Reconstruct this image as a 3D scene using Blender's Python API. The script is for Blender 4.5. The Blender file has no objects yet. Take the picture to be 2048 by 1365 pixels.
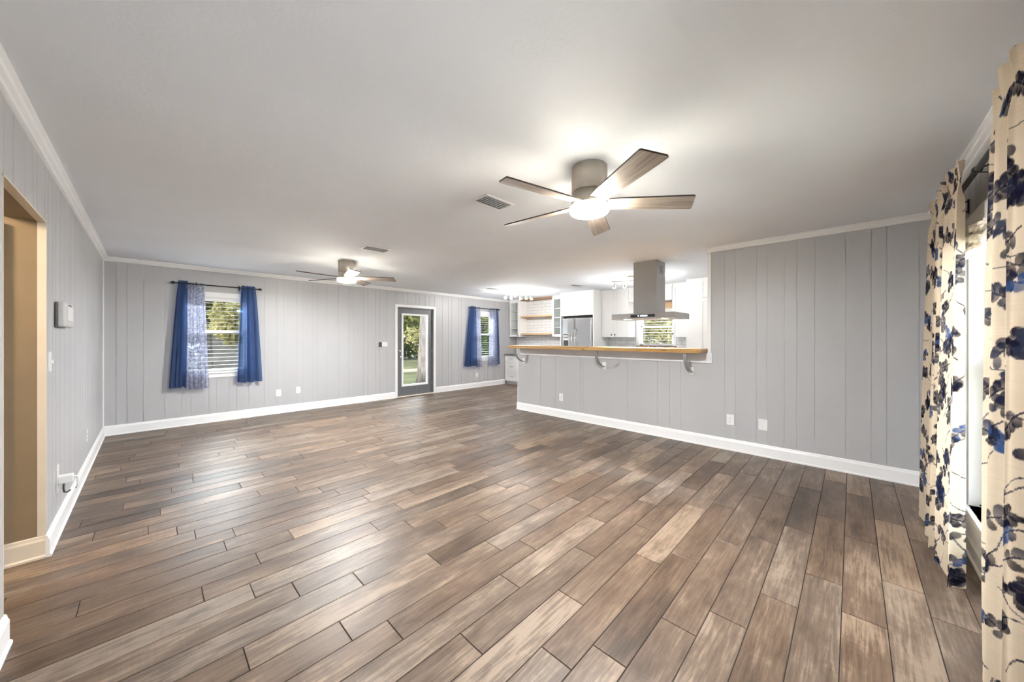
import bpy, bmesh, math, random
import numpy as np
from mathutils import Vector, Matrix

random.seed(7)
SC = bpy.context.scene
COL = SC.collection
PI = math.pi

# ------------------------------------------------------------------ camera
A = 0.7696                                  # view direction measured from the +X wall direction
F_PX = 702.5
cam_d = bpy.data.cameras.new('camera')
cam_d.sensor_width = 36.0
cam_d.lens = F_PX * 36.0 / 2048.0
cam_d.shift_y = -6.1 / 2048.0
cam_d.clip_start = 0.02
cam_d.clip_end = 300
cam = bpy.data.objects.new('camera', cam_d)
COL.objects.link(cam)
cam.location = (0, 0, 1.334)
cam.rotation_euler = (PI / 2, 0, A - PI / 2)
SC.camera = cam

# ------------------------------------------------------------------ world, sun, daylight, exposure
SC.view_settings.view_transform = 'Standard'
SC.view_settings.look = 'None'
SC.view_settings.gamma = 1.0
SC.view_settings.use_curve_mapping = False
SC.view_settings.exposure = 1.24
world = bpy.data.worlds.new('sky')
SC.world = world
world.use_nodes = True
bg = world.node_tree.nodes['Background']
bg.inputs['Color'].default_value = (0.80, 0.90, 1.0, 1)
bg.inputs['Strength'].default_value = 1.6

def light(name, kind, loc, energy, color=(1, 1, 1), rot=(0, 0, 0), **kw):
    d = bpy.data.lights.new(name, kind)
    d.energy = energy
    d.color = color
    for k, v in kw.items():
        setattr(d, k, v)
    o = bpy.data.objects.new(name, d)
    COL.objects.link(o)
    o.location = loc
    o.rotation_euler = rot
    return o

sun = light('sun', 'SUN', (-20, 10, 30), 4.2, (1.0, 0.93, 0.80), angle=0.02)
sun.rotation_euler = Vector((0.72, 0.02, -0.70)).to_track_quat('-Z', 'Y').to_euler()
# daylight entering by the big side window: sky light, and an added area lamp low outside to brighten the ceiling
YB_OUT = 9.2
day = light('daylight_sky', 'AREA', (2.6, -1.4, 1.25), 38, (0.93, 0.965, 1.0),
            shape='RECTANGLE', size=4.2, size_y=1.9)
day.rotation_euler = Vector((0.0, 1.0, 0.05)).to_track_quat('-Z', 'Z').to_euler()
up_fill = light('ceiling_fill', 'AREA', (2.9, -3.9, -0.25), 850, (0.95, 0.97, 1.0),
               shape='RECTANGLE', size=8.0, size_y=5.4)
kday = light('daylight_kitchen_window', 'AREA', (9.0, 3.1, 0.1), 600, (0.95, 0.97, 1.0), shape='RECTANGLE', size=1.6, size_y=1.4)
kday.rotation_euler = Vector((-0.80, 0, 0.60)).to_track_quat('-Z', 'Y').to_euler()
for x, w in ((0.76, 1.3), (6.39, 1.1)):          # sky above the garden, over the two back windows
    sky_b = light('daylight_back_window', 'AREA', (x, YB_OUT, 2.78), 180, (0.90, 0.95, 1.0), shape='RECTANGLE', size=w, size_y=.8)
    sky_b.rotation_euler = Vector((0, -0.87, -0.49)).to_track_quat('-Z', 'Z').to_euler()
up_fill.rotation_euler = Vector((0.0, 0.25, 0.97)).to_track_quat('-Z', 'Z').to_euler()

# ------------------------------------------------------------------ materials
def new_mat(name):
    m = bpy.data.materials.new(name)
    m.use_nodes = True
    nt = m.node_tree
    return m, nt, nt.nodes['Principled BSDF']

def N(nt, t, **kw):
    n = nt.nodes.new(t)
    for k, v in kw.items():
        if k in n.inputs:
            n.inputs[k].default_value = v
        else:
            setattr(n, k, v)
    return n

def coords(nt, scale=(1, 1, 1)):
    tc = N(nt, 'ShaderNodeTexCoord')
    mp = N(nt, 'ShaderNodeMapping')
    mp.inputs['Scale'].default_value = scale
    nt.links.new(tc.outputs['Object'], mp.inputs['Vector'])
    return mp.outputs['Vector']

def plain(name, col, rough=0.5, metal=0.0, var=0.04, nscale=(6, 6, 6), bump=0.0, bscale=60, spec=0.5, coat=0.0):
    """solid colour with a little procedural mottling and optional fine bump"""
    m, nt, b = new_mat(name)
    v = coords(nt, nscale)
    no = N(nt, 'ShaderNodeTexNoise', Scale=1.0, Detail=4.0)
    nt.links.new(v, no.inputs['Vector'])
    rp = N(nt, 'ShaderNodeValToRGB')
    rp.color_ramp.elements[0].position = 0.3
    rp.color_ramp.elements[1].position = 0.7
    rp.color_ramp.elements[0].color = tuple(c * (1 - var) for c in col) + (1,)
    rp.color_ramp.elements[1].color = tuple(min(1, c * (1 + var)) for c in col) + (1,)
    nt.links.new(no.outputs['Fac'], rp.inputs['Fac'])
    nt.links.new(rp.outputs['Color'], b.inputs['Base Color'])
    b.inputs['Roughness'].default_value = rough
    b.inputs['Metallic'].default_value = metal
    b.inputs['Specular IOR Level'].default_value = spec
    b.inputs['Coat Weight'].default_value = coat
    if bump > 0:
        n2 = N(nt, 'ShaderNodeTexNoise', Scale=float(bscale), Detail=3.0)
        nt.links.new(coords(nt), n2.inputs['Vector'])
        bp = N(nt, 'ShaderNodeBump', Strength=bump, Distance=0.004)
        nt.links.new(n2.outputs['Fac'], bp.inputs['Height'])
        nt.links.new(bp.outputs['Normal'], b.inputs['Normal'])
    return m

def wood(name, c0, c1, c2, axis_scale=(1.2, 14, 14), rough=0.45, knots=False, knot_scale=(2.2, 9, 9)):
    m, nt, b = new_mat(name)
    v = coords(nt, axis_scale)
    n1 = N(nt, 'ShaderNodeTexNoise', Scale=1.6, Detail=8.0, Roughness=0.62, Distortion=0.6)
    nt.links.new(v, n1.inputs['Vector'])
    rp = N(nt, 'ShaderNodeValToRGB')
    e = rp.color_ramp.elements
    e[0].position, e[0].color = 0.30, (*c0, 1)
    e[1].position, e[1].color = 0.72, (*c2, 1)
    k = e.new(0.5)
    k.color = (*c1, 1)
    nt.links.new(n1.outputs['Fac'], rp.inputs['Fac'])
    out = rp.outputs['Color']
    if knots:
        vo = N(nt, 'ShaderNodeTexVoronoi', Scale=1.0)
        nt.links.new(coords(nt, knot_scale), vo.inputs['Vector'])
        r2 = N(nt, 'ShaderNodeValToRGB')
        r2.color_ramp.elements[0].position, r2.color_ramp.elements[0].color = 0.07, (1, 1, 1, 1)
        r2.color_ramp.elements[1].position, r2.color_ramp.elements[1].color = 0.14, (0, 0, 0, 1)
        nt.links.new(vo.outputs['Distance'], r2.inputs['Fac'])
        mx = N(nt, 'ShaderNodeMix', data_type='RGBA')
        nt.links.new(r2.outputs['Color'], mx.inputs['Factor'])
        nt.links.new(out, mx.inputs['A'])
        mx.inputs['B'].default_value = (0.06, 0.03, 0.015, 1)
        out = mx.outputs['Result']
    nt.links.new(out, b.inputs['Base Color'])
    b.inputs['Roughness'].default_value = rough
    return m

def brushed(name, col, rough=0.32, sc=(3, 3, 160), var=0.12):
    m, nt, b = new_mat(name)
    v = coords(nt, sc)
    no = N(nt, 'ShaderNodeTexNoise', Scale=1.0, Detail=5.0)
    nt.links.new(v, no.inputs['Vector'])
    rp = N(nt, 'ShaderNodeValToRGB')
    rp.color_ramp.elements[0].color = tuple(c * (1 - var) for c in col) + (1,)
    rp.color_ramp.elements[1].color = tuple(min(1, c * (1 + var)) for c in col) + (1,)
    nt.links.new(no.outputs['Fac'], rp.inputs['Fac'])
    nt.links.new(rp.outputs['Color'], b.inputs['Base Color'])
    b.inputs['Metallic'].default_value = 1.0
    mr = N(nt, 'ShaderNodeMapRange')
    mr.inputs['To Min'].default_value = rough * 0.8
    mr.inputs['To Max'].default_value = rough * 1.25
    nt.links.new(no.outputs['Fac'], mr.inputs['Value'])
    nt.links.new(mr.outputs['Result'], b.inputs['Roughness'])
    return m

def emit(name, col, strength):
    m, nt, b = new_mat(name)
    b.inputs['Base Color'].default_value = (*col, 1)
    b.inputs['Emission Color'].default_value = (*col, 1)
    b.inputs['Emission Strength'].default_value = strength
    b.inputs['Roughness'].default_value = 0.4
    return m

def glass_mat(name='clear_glass', tint=(0.97, 0.985, 0.98)):
    m, nt, b = new_mat(name)
    nt.nodes.remove(b)
    tr = N(nt, 'ShaderNodeBsdfTransparent')
    tr.inputs['Color'].default_value = (*tint, 1)
    gl = N(nt, 'ShaderNodeBsdfGlossy', Roughness=0.02)
    lw = N(nt, 'ShaderNodeLayerWeight', Blend=0.5)       # same from both faces of the pane
    pw = N(nt, 'ShaderNodeMath', operation='POWER')
    pw.inputs[1].default_value = 4.0
    nt.links.new(lw.outputs['Facing'], pw.inputs[0])
    mu = N(nt, 'ShaderNodeMath', operation='MULTIPLY_ADD')
    mu.inputs[1].default_value = 0.45
    mu.inputs[2].default_value = 0.03
    nt.links.new(pw.outputs['Value'], mu.inputs[0])
    mx = N(nt, 'ShaderNodeMixShader')
    nt.links.new(mu.outputs['Value'], mx.inputs['Fac'])
    nt.links.new(tr.outputs['BSDF'], mx.inputs[1])
    nt.links.new(gl.outputs['BSDF'], mx.inputs[2])
    nt.links.new(mx.outputs['Shader'], nt.nodes['Material Output'].inputs['Surface'])
    return m

def cloth(name, col, trans=0.35, clear=0.0, attr=None, weave=700, lace=False, tint=(1, 1, 1)):
    """woven cloth: diffuse + translucent (+ open weave); attr = colour attribute with the print"""
    m, nt, b = new_mat(name)
    nt.nodes.remove(b)
    if attr:
        a = N(nt, 'ShaderNodeVertexColor', layer_name=attr)
        csrc = a.outputs['Color']
    else:
        no = N(nt, 'ShaderNodeTexNoise', Scale=30.0, Detail=3.0)
        nt.links.new(coords(nt, (1, 1, 0.2)), no.inputs['Vector'])
        rp = N(nt, 'ShaderNodeValToRGB')
        rp.color_ramp.elements[0].color = tuple(c * 0.86 for c in col) + (1,)
        rp.color_ramp.elements[1].color = tuple(min(1, c * 1.12) for c in col) + (1,)
        nt.links.new(no.outputs['Fac'], rp.inputs['Fac'])
        csrc = rp.outputs['Color']
    wv = N(nt, 'ShaderNodeTexNoise', Scale=1.0, Detail=2.0)
    nt.links.new(coords(nt, (weave * 0.3, weave * 0.3, weave)), wv.inputs['Vector'])
    bp = N(nt, 'ShaderNodeBump', Strength=0.25, Distance=0.001)
    nt.links.new(wv.outputs['Fac'], bp.inputs['Height'])
    lacef = None
    if lace:
        vo = N(nt, 'ShaderNodeTexNoise', Scale=34.0, Detail=5.0, Roughness=0.7, Distortion=1.2)
        nt.links.new(coords(nt), vo.inputs['Vector'])
        r2 = N(nt, 'ShaderNodeValToRGB')
        r2.color_ramp.elements[0].position = 0.46
        r2.color_ramp.elements[1].position = 0.54
        nt.links.new(vo.outputs['Fac'], r2.inputs['Fac'])
        mx = N(nt, 'ShaderNodeMix', data_type='RGBA')
        nt.links.new(r2.outputs['Color'], mx.inputs['Factor'])
        nt.links.new(csrc, mx.inputs['A'])
        mx.inputs['B'].default_value = (0.22, 0.21, 0.32, 1)
        csrc = mx.outputs['Result']
        lacef = r2.outputs['Color']
    df = N(nt, 'ShaderNodeBsdfDiffuse')
    tl = N(nt, 'ShaderNodeBsdfTranslucent')
    for s in (df, tl):
        nt.links.new(csrc, s.inputs['Color'])
        nt.links.new(bp.outputs['Normal'], s.inputs['Normal'])
    mx1 = N(nt, 'ShaderNodeMixShader', Fac=trans)
    nt.links.new(df.outputs['BSDF'], mx1.inputs[1])
    nt.links.new(tl.outputs['BSDF'], mx1.inputs[2])
    out = mx1.outputs['Shader']
    if clear > 0:
        tr = N(nt, 'ShaderNodeBsdfTransparent')
        tr.inputs['Color'].default_value = (*tint, 1)
        mx2 = N(nt, 'ShaderNodeMixShader', Fac=clear)
        if lacef is not None:
            mr = N(nt, 'ShaderNodeMapRange')
            mr.inputs['To Min'].default_value = clear
            mr.inputs['To Max'].default_value = 0.22
            nt.links.new(lacef, mr.inputs['Value'])
            nt.links.new(mr.outputs['Result'], mx2.inputs['Fac'])
        nt.links.new(out, mx2.inputs[1])
        nt.links.new(tr.outputs['BSDF'], mx2.inputs[2])
        out = mx2.outputs['Shader']
    nt.links.new(out, nt.nodes['Material Output'].inputs['Surface'])
    return m

def floor_mat():
    m, nt, b = new_mat('wood_look_tile')
    L = nt.links.new
    at = N(nt, 'ShaderNodeAttribute', attribute_name='plank')
    sep = N(nt, 'ShaderNodeSeparateColor')
    L(at.outputs['Color'], sep.inputs['Color'])
    tc = N(nt, 'ShaderNodeTexCoord')
    off = N(nt, 'ShaderNodeVectorMath', operation='MULTIPLY_ADD')
    off.inputs[1].default_value = (37.0, 23.0, 11.0)
    L(at.outputs['Color'], off.inputs[0])
    L(tc.outputs['Object'], off.inputs[2])
    def nz(scale, sc, det=5.0, rough=0.6, dist=0.0):
        mp = N(nt, 'ShaderNodeMapping')
        mp.inputs['Scale'].default_value = scale
        L(off.outputs['Vector'], mp.inputs['Vector'])
        n = N(nt, 'ShaderNodeTexNoise', Scale=sc, Detail=det, Roughness=rough, Distortion=dist)
        L(mp.outputs['Vector'], n.inputs['Vector'])
        return n.outputs['Fac']
    stain = nz((1.0, 3.2, 1), 2.4, 4.0, 0.55, 0.4)          # broad weathered patches
    grain = nz((1.0, 16, 1), 5.0, 8.0, 0.68, 0.5)           # long fibres
    fine = nz((1.0, 12, 1), 30.0, 4.0, 0.6)
    saw = nz((30, 1.2, 1), 3.0, 3.0, 0.5)                   # saw marks across the board
    # cathedral rings
    mp = N(nt, 'ShaderNodeMapping')
    mp.inputs['Scale'].default_value = (0.55, 6.0, 1)
    L(off.outputs['Vector'], mp.inputs['Vector'])
    ring_src = N(nt, 'ShaderNodeTexNoise', Scale=1.5, Detail=2.0, Distortion=0.4)
    L(mp.outputs['Vector'], ring_src.inputs['Vector'])
    r1 = N(nt, 'ShaderNodeMath', operation='MULTIPLY'); r1.inputs[1].default_value = 70.0
    L(ring_src.outputs['Fac'], r1.inputs[0])
    r2 = N(nt, 'ShaderNodeMath', operation='SINE')
    L(r1.outputs['Value'], r2.inputs[0])
    def mad(src, k, add):
        n = N(nt, 'ShaderNodeMath', operation='MULTIPLY_ADD')
        L(src, n.inputs[0]); n.inputs[1].default_value = k
        if isinstance(add, float):
            n.inputs[2].default_value = add
        else:
            L(add, n.inputs[2])
        return n.outputs['Value']
    blotch = nz((0.8, 1.6, 1), 5.5, 3.0, 0.5, 1.2)          # darker weathered blotches
    t = mad(sep.outputs['Red'], 0.40, -0.72)
    t = mad(stain, 0.90, t)
    t = mad(blotch, 0.34, t)
    t = mad(grain, 0.85, t)
    t = mad(fine, 0.20, t)
    t = mad(saw, 0.10, t)
    t = mad(r2.outputs['Value'], 0.045, t)
    rp = N(nt, 'ShaderNodeValToRGB')
    e = rp.color_ramp.elements
    e[0].position, e[0].color = 0.18, (0.030, 0.0205, 0.0145, 1)
    e[1].position, e[1].color = 0.95, (0.25, 0.188, 0.138, 1)
    for p, c in ((0.38, (0.054, 0.0355, 0.023)), (0.56, (0.094, 0.0625, 0.0425)), (0.76, (0.140, 0.098, 0.069))):
        k = e.new(p); k.color = (*c, 1)
    L(t, rp.inputs['Fac'])
    # some boards grey, some tan
    hue = N(nt, 'ShaderNodeMix', data_type='RGBA', blend_type='MULTIPLY')
    hr = N(nt, 'ShaderNodeValToRGB')
    hr.color_ramp.elements[0].color = (0.95, 1.0, 1.06, 1)
    hr.color_ramp.elements[1].color = (1.06, 0.98, 0.89, 1)
    L(sep.outputs['Green'], hr.inputs['Fac'])
    hue.inputs['Factor'].default_value = 0.85
    L(rp.outputs['Color'], hue.inputs['A'])
    L(hr.outputs['Color'], hue.inputs['B'])
    L(hue.outputs['Result'], b.inputs['Base Color'])
    rr = mad(grain, 0.22, 0.29)
    L(rr, b.inputs['Roughness'])
    b.inputs['Specular IOR Level'].default_value = 0.45
    bp = N(nt, 'ShaderNodeBump', Strength=0.35, Distance=0.0015)
    h = mad(fine, 0.6, grain)
    L(h, bp.inputs['Height'])
    L(bp.outputs['Normal'], b.inputs['Normal'])
    return m

def tile_mat():
    m, nt, b = new_mat('white_subway_tile')
    L = nt.links.new
    tc = N(nt, 'ShaderNodeTexCoord')
    sp = N(nt, 'ShaderNodeSeparateXYZ'); L(tc.outputs['Object'], sp.inputs['Vector'])
    cb = N(nt, 'ShaderNodeCombineXYZ')
    L(sp.outputs['Y'], cb.inputs['X']); L(sp.outputs['Z'], cb.inputs['Y'])
    br = N(nt, 'ShaderNodeTexBrick', Scale=1.0)
    br.inputs['Brick Width'].default_value = 0.30
    br.inputs['Row Height'].default_value = 0.085
    br.inputs['Mortar Size'].default_value = 0.004
    br.inputs['Color1'].default_value = (0.80, 0.80, 0.79, 1)
    br.inputs['Color2'].default_value = (0.76, 0.76, 0.76, 1)
    br.inputs['Mortar'].default_value = (0.42, 0.42, 0.44, 1)
    L(cb.outputs['Vector'], br.inputs['Vector'])
    L(br.outputs['Color'], b.inputs['Base Color'])
    b.inputs['Roughness'].default_value = 0.18
    return m

def leaf_mat(name, c0, c1):
    m, nt, b = new_mat(name)
    nt.nodes.remove(b)
    no = N(nt, 'ShaderNodeTexNoise', Scale=1.1, Detail=5.0, Roughness=0.75)
    nt.links.new(coords(nt), no.inputs['Vector'])
    rp = N(nt, 'ShaderNodeValToRGB')
    rp.color_ramp.elements[0].position, rp.color_ramp.elements[0].color = 0.36, (*c0, 1)
    rp.color_ramp.elements[1].position, rp.color_ramp.elements[1].color = 0.66, (*c1, 1)
    nt.links.new(no.outputs['Fac'], rp.inputs['Fac'])
    df = N(nt, 'ShaderNodeBsdfDiffuse'); tl = N(nt, 'ShaderNodeBsdfTranslucent')
    for s in (df, tl):
        nt.links.new(rp.outputs['Color'], s.inputs['Color'])
    mx = N(nt, 'ShaderNodeMixShader', Fac=0.4)
    nt.links.new(df.outputs['BSDF'], mx.inputs[1]); nt.links.new(tl.outputs['BSDF'], mx.inputs[2])
    nt.links.new(mx.outputs['Shader'], nt.nodes['Material Output'].inputs['Surface'])
    return m

M = {}
M['floor'] = floor_mat()
M['grout'] = plain('tile_grout', (0.045, 0.032, 0.023), 0.9, var=0.15)
M['wall'] = plain('grey_wall_paint', (0.462, 0.463, 0.474), 0.42, var=0.025, nscale=(3, 3, 1.2), bump=0.06, bscale=40)
M['groove'] = plain('pale_groove_grey', (0.54, 0.54, 0.552), 0.5, var=0.02)  # grooves slightly paler than the boards
M['kwall'] = plain('kitchen_wall_paint', (0.82, 0.82, 0.815), 0.5, var=0.02)
M['ceil'] = plain('ceiling_paint', (0.815, 0.845, 0.89), 0.85, var=0.015, nscale=(2, 2, 2), bump=0.25, bscale=55)
M['white'] = plain('white_trim_paint', (0.86, 0.86, 0.86), 0.32, var=0.015)
M['cream'] = plain('cream_trim_paint', (0.70, 0.63, 0.53), 0.4, var=0.03)
M['brown'] = plain('tan_brown_wall_paint', (0.25, 0.185, 0.115), 0.5, var=0.05)
M['apron'] = plain('pale_grey_board_paint', (0.80, 0.81, 0.83), 0.35, var=0.02)
M['cab'] = plain('white_cabinet_paint', (0.86, 0.86, 0.85), 0.35, var=0.01)
M['cabin'] = plain('cabinet_inside', (0.72, 0.72, 0.73), 0.5, var=0.02)
M['plastic'] = plain('white_plastic', (0.80, 0.80, 0.79), 0.35, var=0.01)
M['lightgrey'] = plain('light_grey_plastic', (0.55, 0.55, 0.55), 0.4, var=0.02)
M['bracketgrey'] = plain('grey_bracket_paint', (0.27, 0.275, 0.285), 0.45)
M['darkplastic'] = plain('dark_grey_plastic', (0.05, 0.05, 0.055), 0.4)
M['black'] = plain('black_metal', (0.012, 0.012, 0.014), 0.45)
M['doorgrey'] = plain('charcoal_door_paint', (0.135, 0.14, 0.152), 0.42, var=0.03)
M['stone'] = plain('dark_grey_worktop', (0.16, 0.16, 0.165), 0.3, var=0.15, nscale=(30, 30, 30))
M['steel'] = brushed('brushed_steel', (0.37, 0.36, 0.35), 0.38, (3, 160, 3))
M['fridge'] = brushed('fridge_steel', (0.62, 0.62, 0.63), 0.22, (2, 2, 220), 0.06)
M['nickel'] = brushed('brushed_nickel', (0.66, 0.60, 0.52), 0.30, (3, 3, 140), 0.08)
M['chrome'] = brushed('polished_chrome', (0.80, 0.80, 0.80), 0.10, (5, 5, 5), 0.03)
M['blade'] = wood('fan_blade_veneer', (0.20, 0.165, 0.14), (0.30, 0.25, 0.21), (0.40, 0.335, 0.28), (2, 26, 4), 0.45)
M['blade_edge'] = plain('dark_blade_edge', (0.03, 0.025, 0.02), 0.5)
M['bar'] = wood('knotty_pine', (0.34, 0.18, 0.055), (0.46, 0.265, 0.090), (0.56, 0.36, 0.15), (8, 0.9, 22), 0.35, True, (8, 3.0, 22))
M['shelf'] = wood('pale_pine_shelf', (0.50, 0.31, 0.15), (0.64, 0.44, 0.25), (0.74, 0.57, 0.37), (8, 1.2, 18), 0.5, True, (9, 3.5, 22))
M['darkwood'] = wood('stained_wood', (0.20, 0.115, 0.055), (0.28, 0.17, 0.085), (0.38, 0.24, 0.13), (8, 1.2, 18), 0.5)
M['sillwood'] = wood('red_brown_sill', (0.20, 0.11, 0.08), (0.27, 0.16, 0.12), (0.34, 0.22, 0.17), (8, 1.2, 18), 0.5)
M['glass'] = glass_mat()
M['lamp'] = emit('warm_lamp_glass', (1.0, 0.93, 0.78), 125.0)
M['hall_lamp'] = emit('hall_lamp_glass', (1.0, 0.80, 0.5), 12.0)
M['lamp_lens'] = emit('warm_lamp_lens', (0.97, 0.985, 1.0), 380.0)
M['bulb'] = emit('white_bulb', (1.0, 0.98, 0.95), 14.0)
M['led'] = emit('hood_led', (1.0, 0.98, 0.94), 9.0)
M['display'] = emit('blue_white_display', (0.62, 0.78, 1.0), 1.6)
M['blue'] = cloth('blue_curtain_cloth', (0.085, 0.125, 0.235), 0.55, 0.26, tint=(0.34, 0.55, 1.0))
M['sheer'] = cloth('lace_sheer_cloth', (0.62, 0.64, 0.76), 0.5, 0.50, lace=True, tint=(0.80, 0.88, 1.0))
M['floral'] = cloth('leaf_print_linen', (0.7, 0.6, 0.5), 0.26, 0.0, attr='print')
M['woven'] = plain('woven_shade', (0.84, 0.80, 0.72), 0.8, var=0.18, nscale=(30, 60, 90), bump=0.6, bscale=120)
M['blind'] = plain('white_blind_slat', (0.80, 0.80, 0.79), 0.4, var=0.01)
M['grass'] = plain('lawn_grass', (0.080, 0.088, 0.042), 0.9, var=0.45, nscale=(0.7, 0.7, 0.7), bump=0.6, bscale=30)
M['sun_strip'] = plain('painted_sun_strip', (0.33, 0.265, 0.19), 0.95, var=0.2, nscale=(1, 1, 1))  # pale ground colour standing in for sunlight on the lawn
M['bark'] = plain('grey_bark', (0.17, 0.15, 0.145), 0.95, var=0.5, nscale=(14, 14, 3), bump=0.9, bscale=20)
M['fence'] = plain('weathered_fence', (0.22, 0.205, 0.19), 0.9, var=0.25, nscale=(4, 4, 20))
M['shedroof'] = plain('grey_shed_roof', (0.20, 0.21, 0.23), 0.6, var=0.1)
M['leaf_a'] = leaf_mat('olive_leaves', (0.050, 0.075, 0.020), (0.27, 0.29, 0.10))
M['leaf_b'] = leaf_mat('yellow_leaves', (0.13, 0.13, 0.045), (0.52, 0.47, 0.24))
M['leaf_c'] = leaf_mat('dark_leaves', (0.025, 0.045, 0.014), (0.12, 0.17, 0.055))

# ------------------------------------------------------------------ mesh helpers
WLOC = {}

class MB:
    def __init__(s):
        s.bm = bmesh.new()
    def quad(s, pts, mat=0):
        f = s.bm.faces.new([s.bm.verts.new(p) for p in pts])
        f.material_index = mat
        return f
    def box(s, x0, x1, y0, y1, z0, z1, mat=0):
        x0, x1 = min(x0, x1), max(x0, x1); y0, y1 = min(y0, y1), max(y0, y1); z0, z1 = min(z0, z1), max(z0, z1)
        v = [s.bm.verts.new(p) for p in ((x0, y0, z0), (x1, y0, z0), (x1, y1, z0), (x0, y1, z0),
                                         (x0, y0, z1), (x1, y0, z1), (x1, y1, z1), (x0, y1, z1))]
        for i in ((0, 3, 2, 1), (4, 5, 6, 7), (0, 1, 5, 4), (1, 2, 6, 5), (2, 3, 7, 6), (3, 0, 4, 7)):
            f = s.bm.faces.new([v[k] for k in i]); f.material_index = mat
        return s
    def prism(s, pts, axis, a, b, mat=0):
        """closed 2-D outline swept along an axis from a to b; pts in the other two axes in xyz order"""
        def P(p, t):
            return {'X': (t, p[0], p[1]), 'Y': (p[0], t, p[1]), 'Z': (p[0], p[1], t)}[axis]
        va = [s.bm.verts.new(P(p, a)) for p in pts]; vb = [s.bm.verts.new(P(p, b)) for p in pts]
        n = len(pts)
        fs = [s.bm.faces.new(va), s.bm.faces.new(vb)]
        for i in range(n):
            fs.append(s.bm.faces.new((va[i], va[(i + 1) % n], vb[(i + 1) % n], vb[i])))
        for f in fs: f.material_index = mat
        return s
    def lathe(s, prof, c, n=32, axis='Z', mat=0):
        """profile of (radius, height) turned about an axis through c"""
        rings = []
        for r, h in prof:
            ring = []
            for i in range(n):
                a = 2 * PI * i / n
                u, v = r * math.cos(a), r * math.sin(a)
                p = {'Z': (u, v, h), 'Y': (u, h, v), 'X': (h, u, v)}[axis]
                ring.append(s.bm.verts.new((c[0] + p[0], c[1] + p[1], c[2] + p[2])))
            rings.append(ring)
        for a, b in zip(rings, rings[1:]):
            for i in range(n):
                f = s.bm.faces.new((a[i], a[(i + 1) % n], b[(i + 1) % n], b[i])); f.material_index = mat; f.smooth = True
        for ring in (rings[0], rings[-1]):
            f = s.bm.faces.new(ring); f.material_index = mat
        return s
    def tube(s, pts, r, n=10, mat=0):
        pts = [Vector(p) for p in pts]
        rings = []
        up = Vector((0, 0, 1))
        for i, p in enumerate(pts):
            d = (pts[min(i + 1, len(pts) - 1)] - pts[max(i - 1, 0)]).normalized()
            ref = up if abs(d.z) < 0.95 else Vector((1, 0, 0))
            a = d.cross(ref).normalized(); b = d.cross(a).normalized()
            rr = r[i] if isinstance(r, (list, tuple)) else r
            rings.append([s.bm.verts.new(p + a * rr * math.cos(2 * PI * k / n) + b * rr * math.sin(2 * PI * k / n)) for k in range(n)])
        for a, b in zip(rings, rings[1:]):
            for i in range(n):
                f = s.bm.faces.new((a[i], a[(i + 1) % n], b[(i + 1) % n], b[i])); f.material_index = mat; f.smooth = True
        for ring in (rings[0], rings[-1]):
            f = s.bm.faces.new(ring); f.material_index = mat
        return s
    def build(s, name, mats, parent=None, bevel=0.0, seg=2, smooth=False):
        if not isinstance(mats, (list, tuple)): mats = [mats]
        bmesh.ops.recalc_face_normals(s.bm, faces=s.bm.faces)
        base = WLOC.get(parent.name, Vector((0, 0, 0))) if parent else Vector((0, 0, 0))
        if base.length > 0:
            bmesh.ops.translate(s.bm, verts=s.bm.verts, vec=-base)
        me = bpy.data.meshes.new(name)
        if smooth:
            for f in s.bm.faces: f.smooth = True
        s.bm.to_mesh(me); s.bm.free()
        for m in mats: me.materials.append(M[m] if isinstance(m, str) else m)
        o = bpy.data.objects.new(name, me)
        COL.objects.link(o)
        if parent: o.parent = parent
        WLOC[o.name] = base
        if bevel > 0:
            md = o.modifiers.new('edge', 'BEVEL'); md.width = bevel; md.segments = seg
            md.limit_method = 'ANGLE'; md.angle_limit = math.radians(40)
        return o

def tag(o, label, cat, group=None):
    o['label'] = label; o['category'] = cat
    if group: o['group'] = group
    return o

def thing(name, loc, label, cat, group=None):
    o = bpy.data.objects.new(name, None)
    o.empty_display_size = 0.1
    COL.objects.link(o)
    o.location = loc
    WLOC[o.name] = Vector(loc)
    return tag(o, label, cat, group)

def struct(o, label=None, cat=None):
    o['kind'] = 'structure'
    if label: o['label'] = label
    if cat: o['category'] = cat
    return o

def kids(o):
    return [c for c in bpy.data.objects if c.parent == o]

def dup(o, loc, rz, label, group=None, skip=()):
    r = o.copy(); COL.objects.link(r); r.location = loc; r.rotation_euler = (0, 0, rz)
    r['label'] = label
    if group: r['group'] = group
    for ch in kids(o):
        c = ch.copy(); COL.objects.link(c); c.parent = r
        for g in kids(ch):
            d = g.copy(); COL.objects.link(d); d.parent = c
    return r

# ------------------------------------------------------------------ room constants
XL, YB, XP, YW, H = -0.44, 7.285, 4.805, -0.53, 2.44
XK = 7.714                                     # far kitchen wall
XH = -2.3                                      # far side of the side hall
KY0 = 0.9                                      # near end of the kitchen
XU = 7.384                                     # front of the upper cabinets

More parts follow.
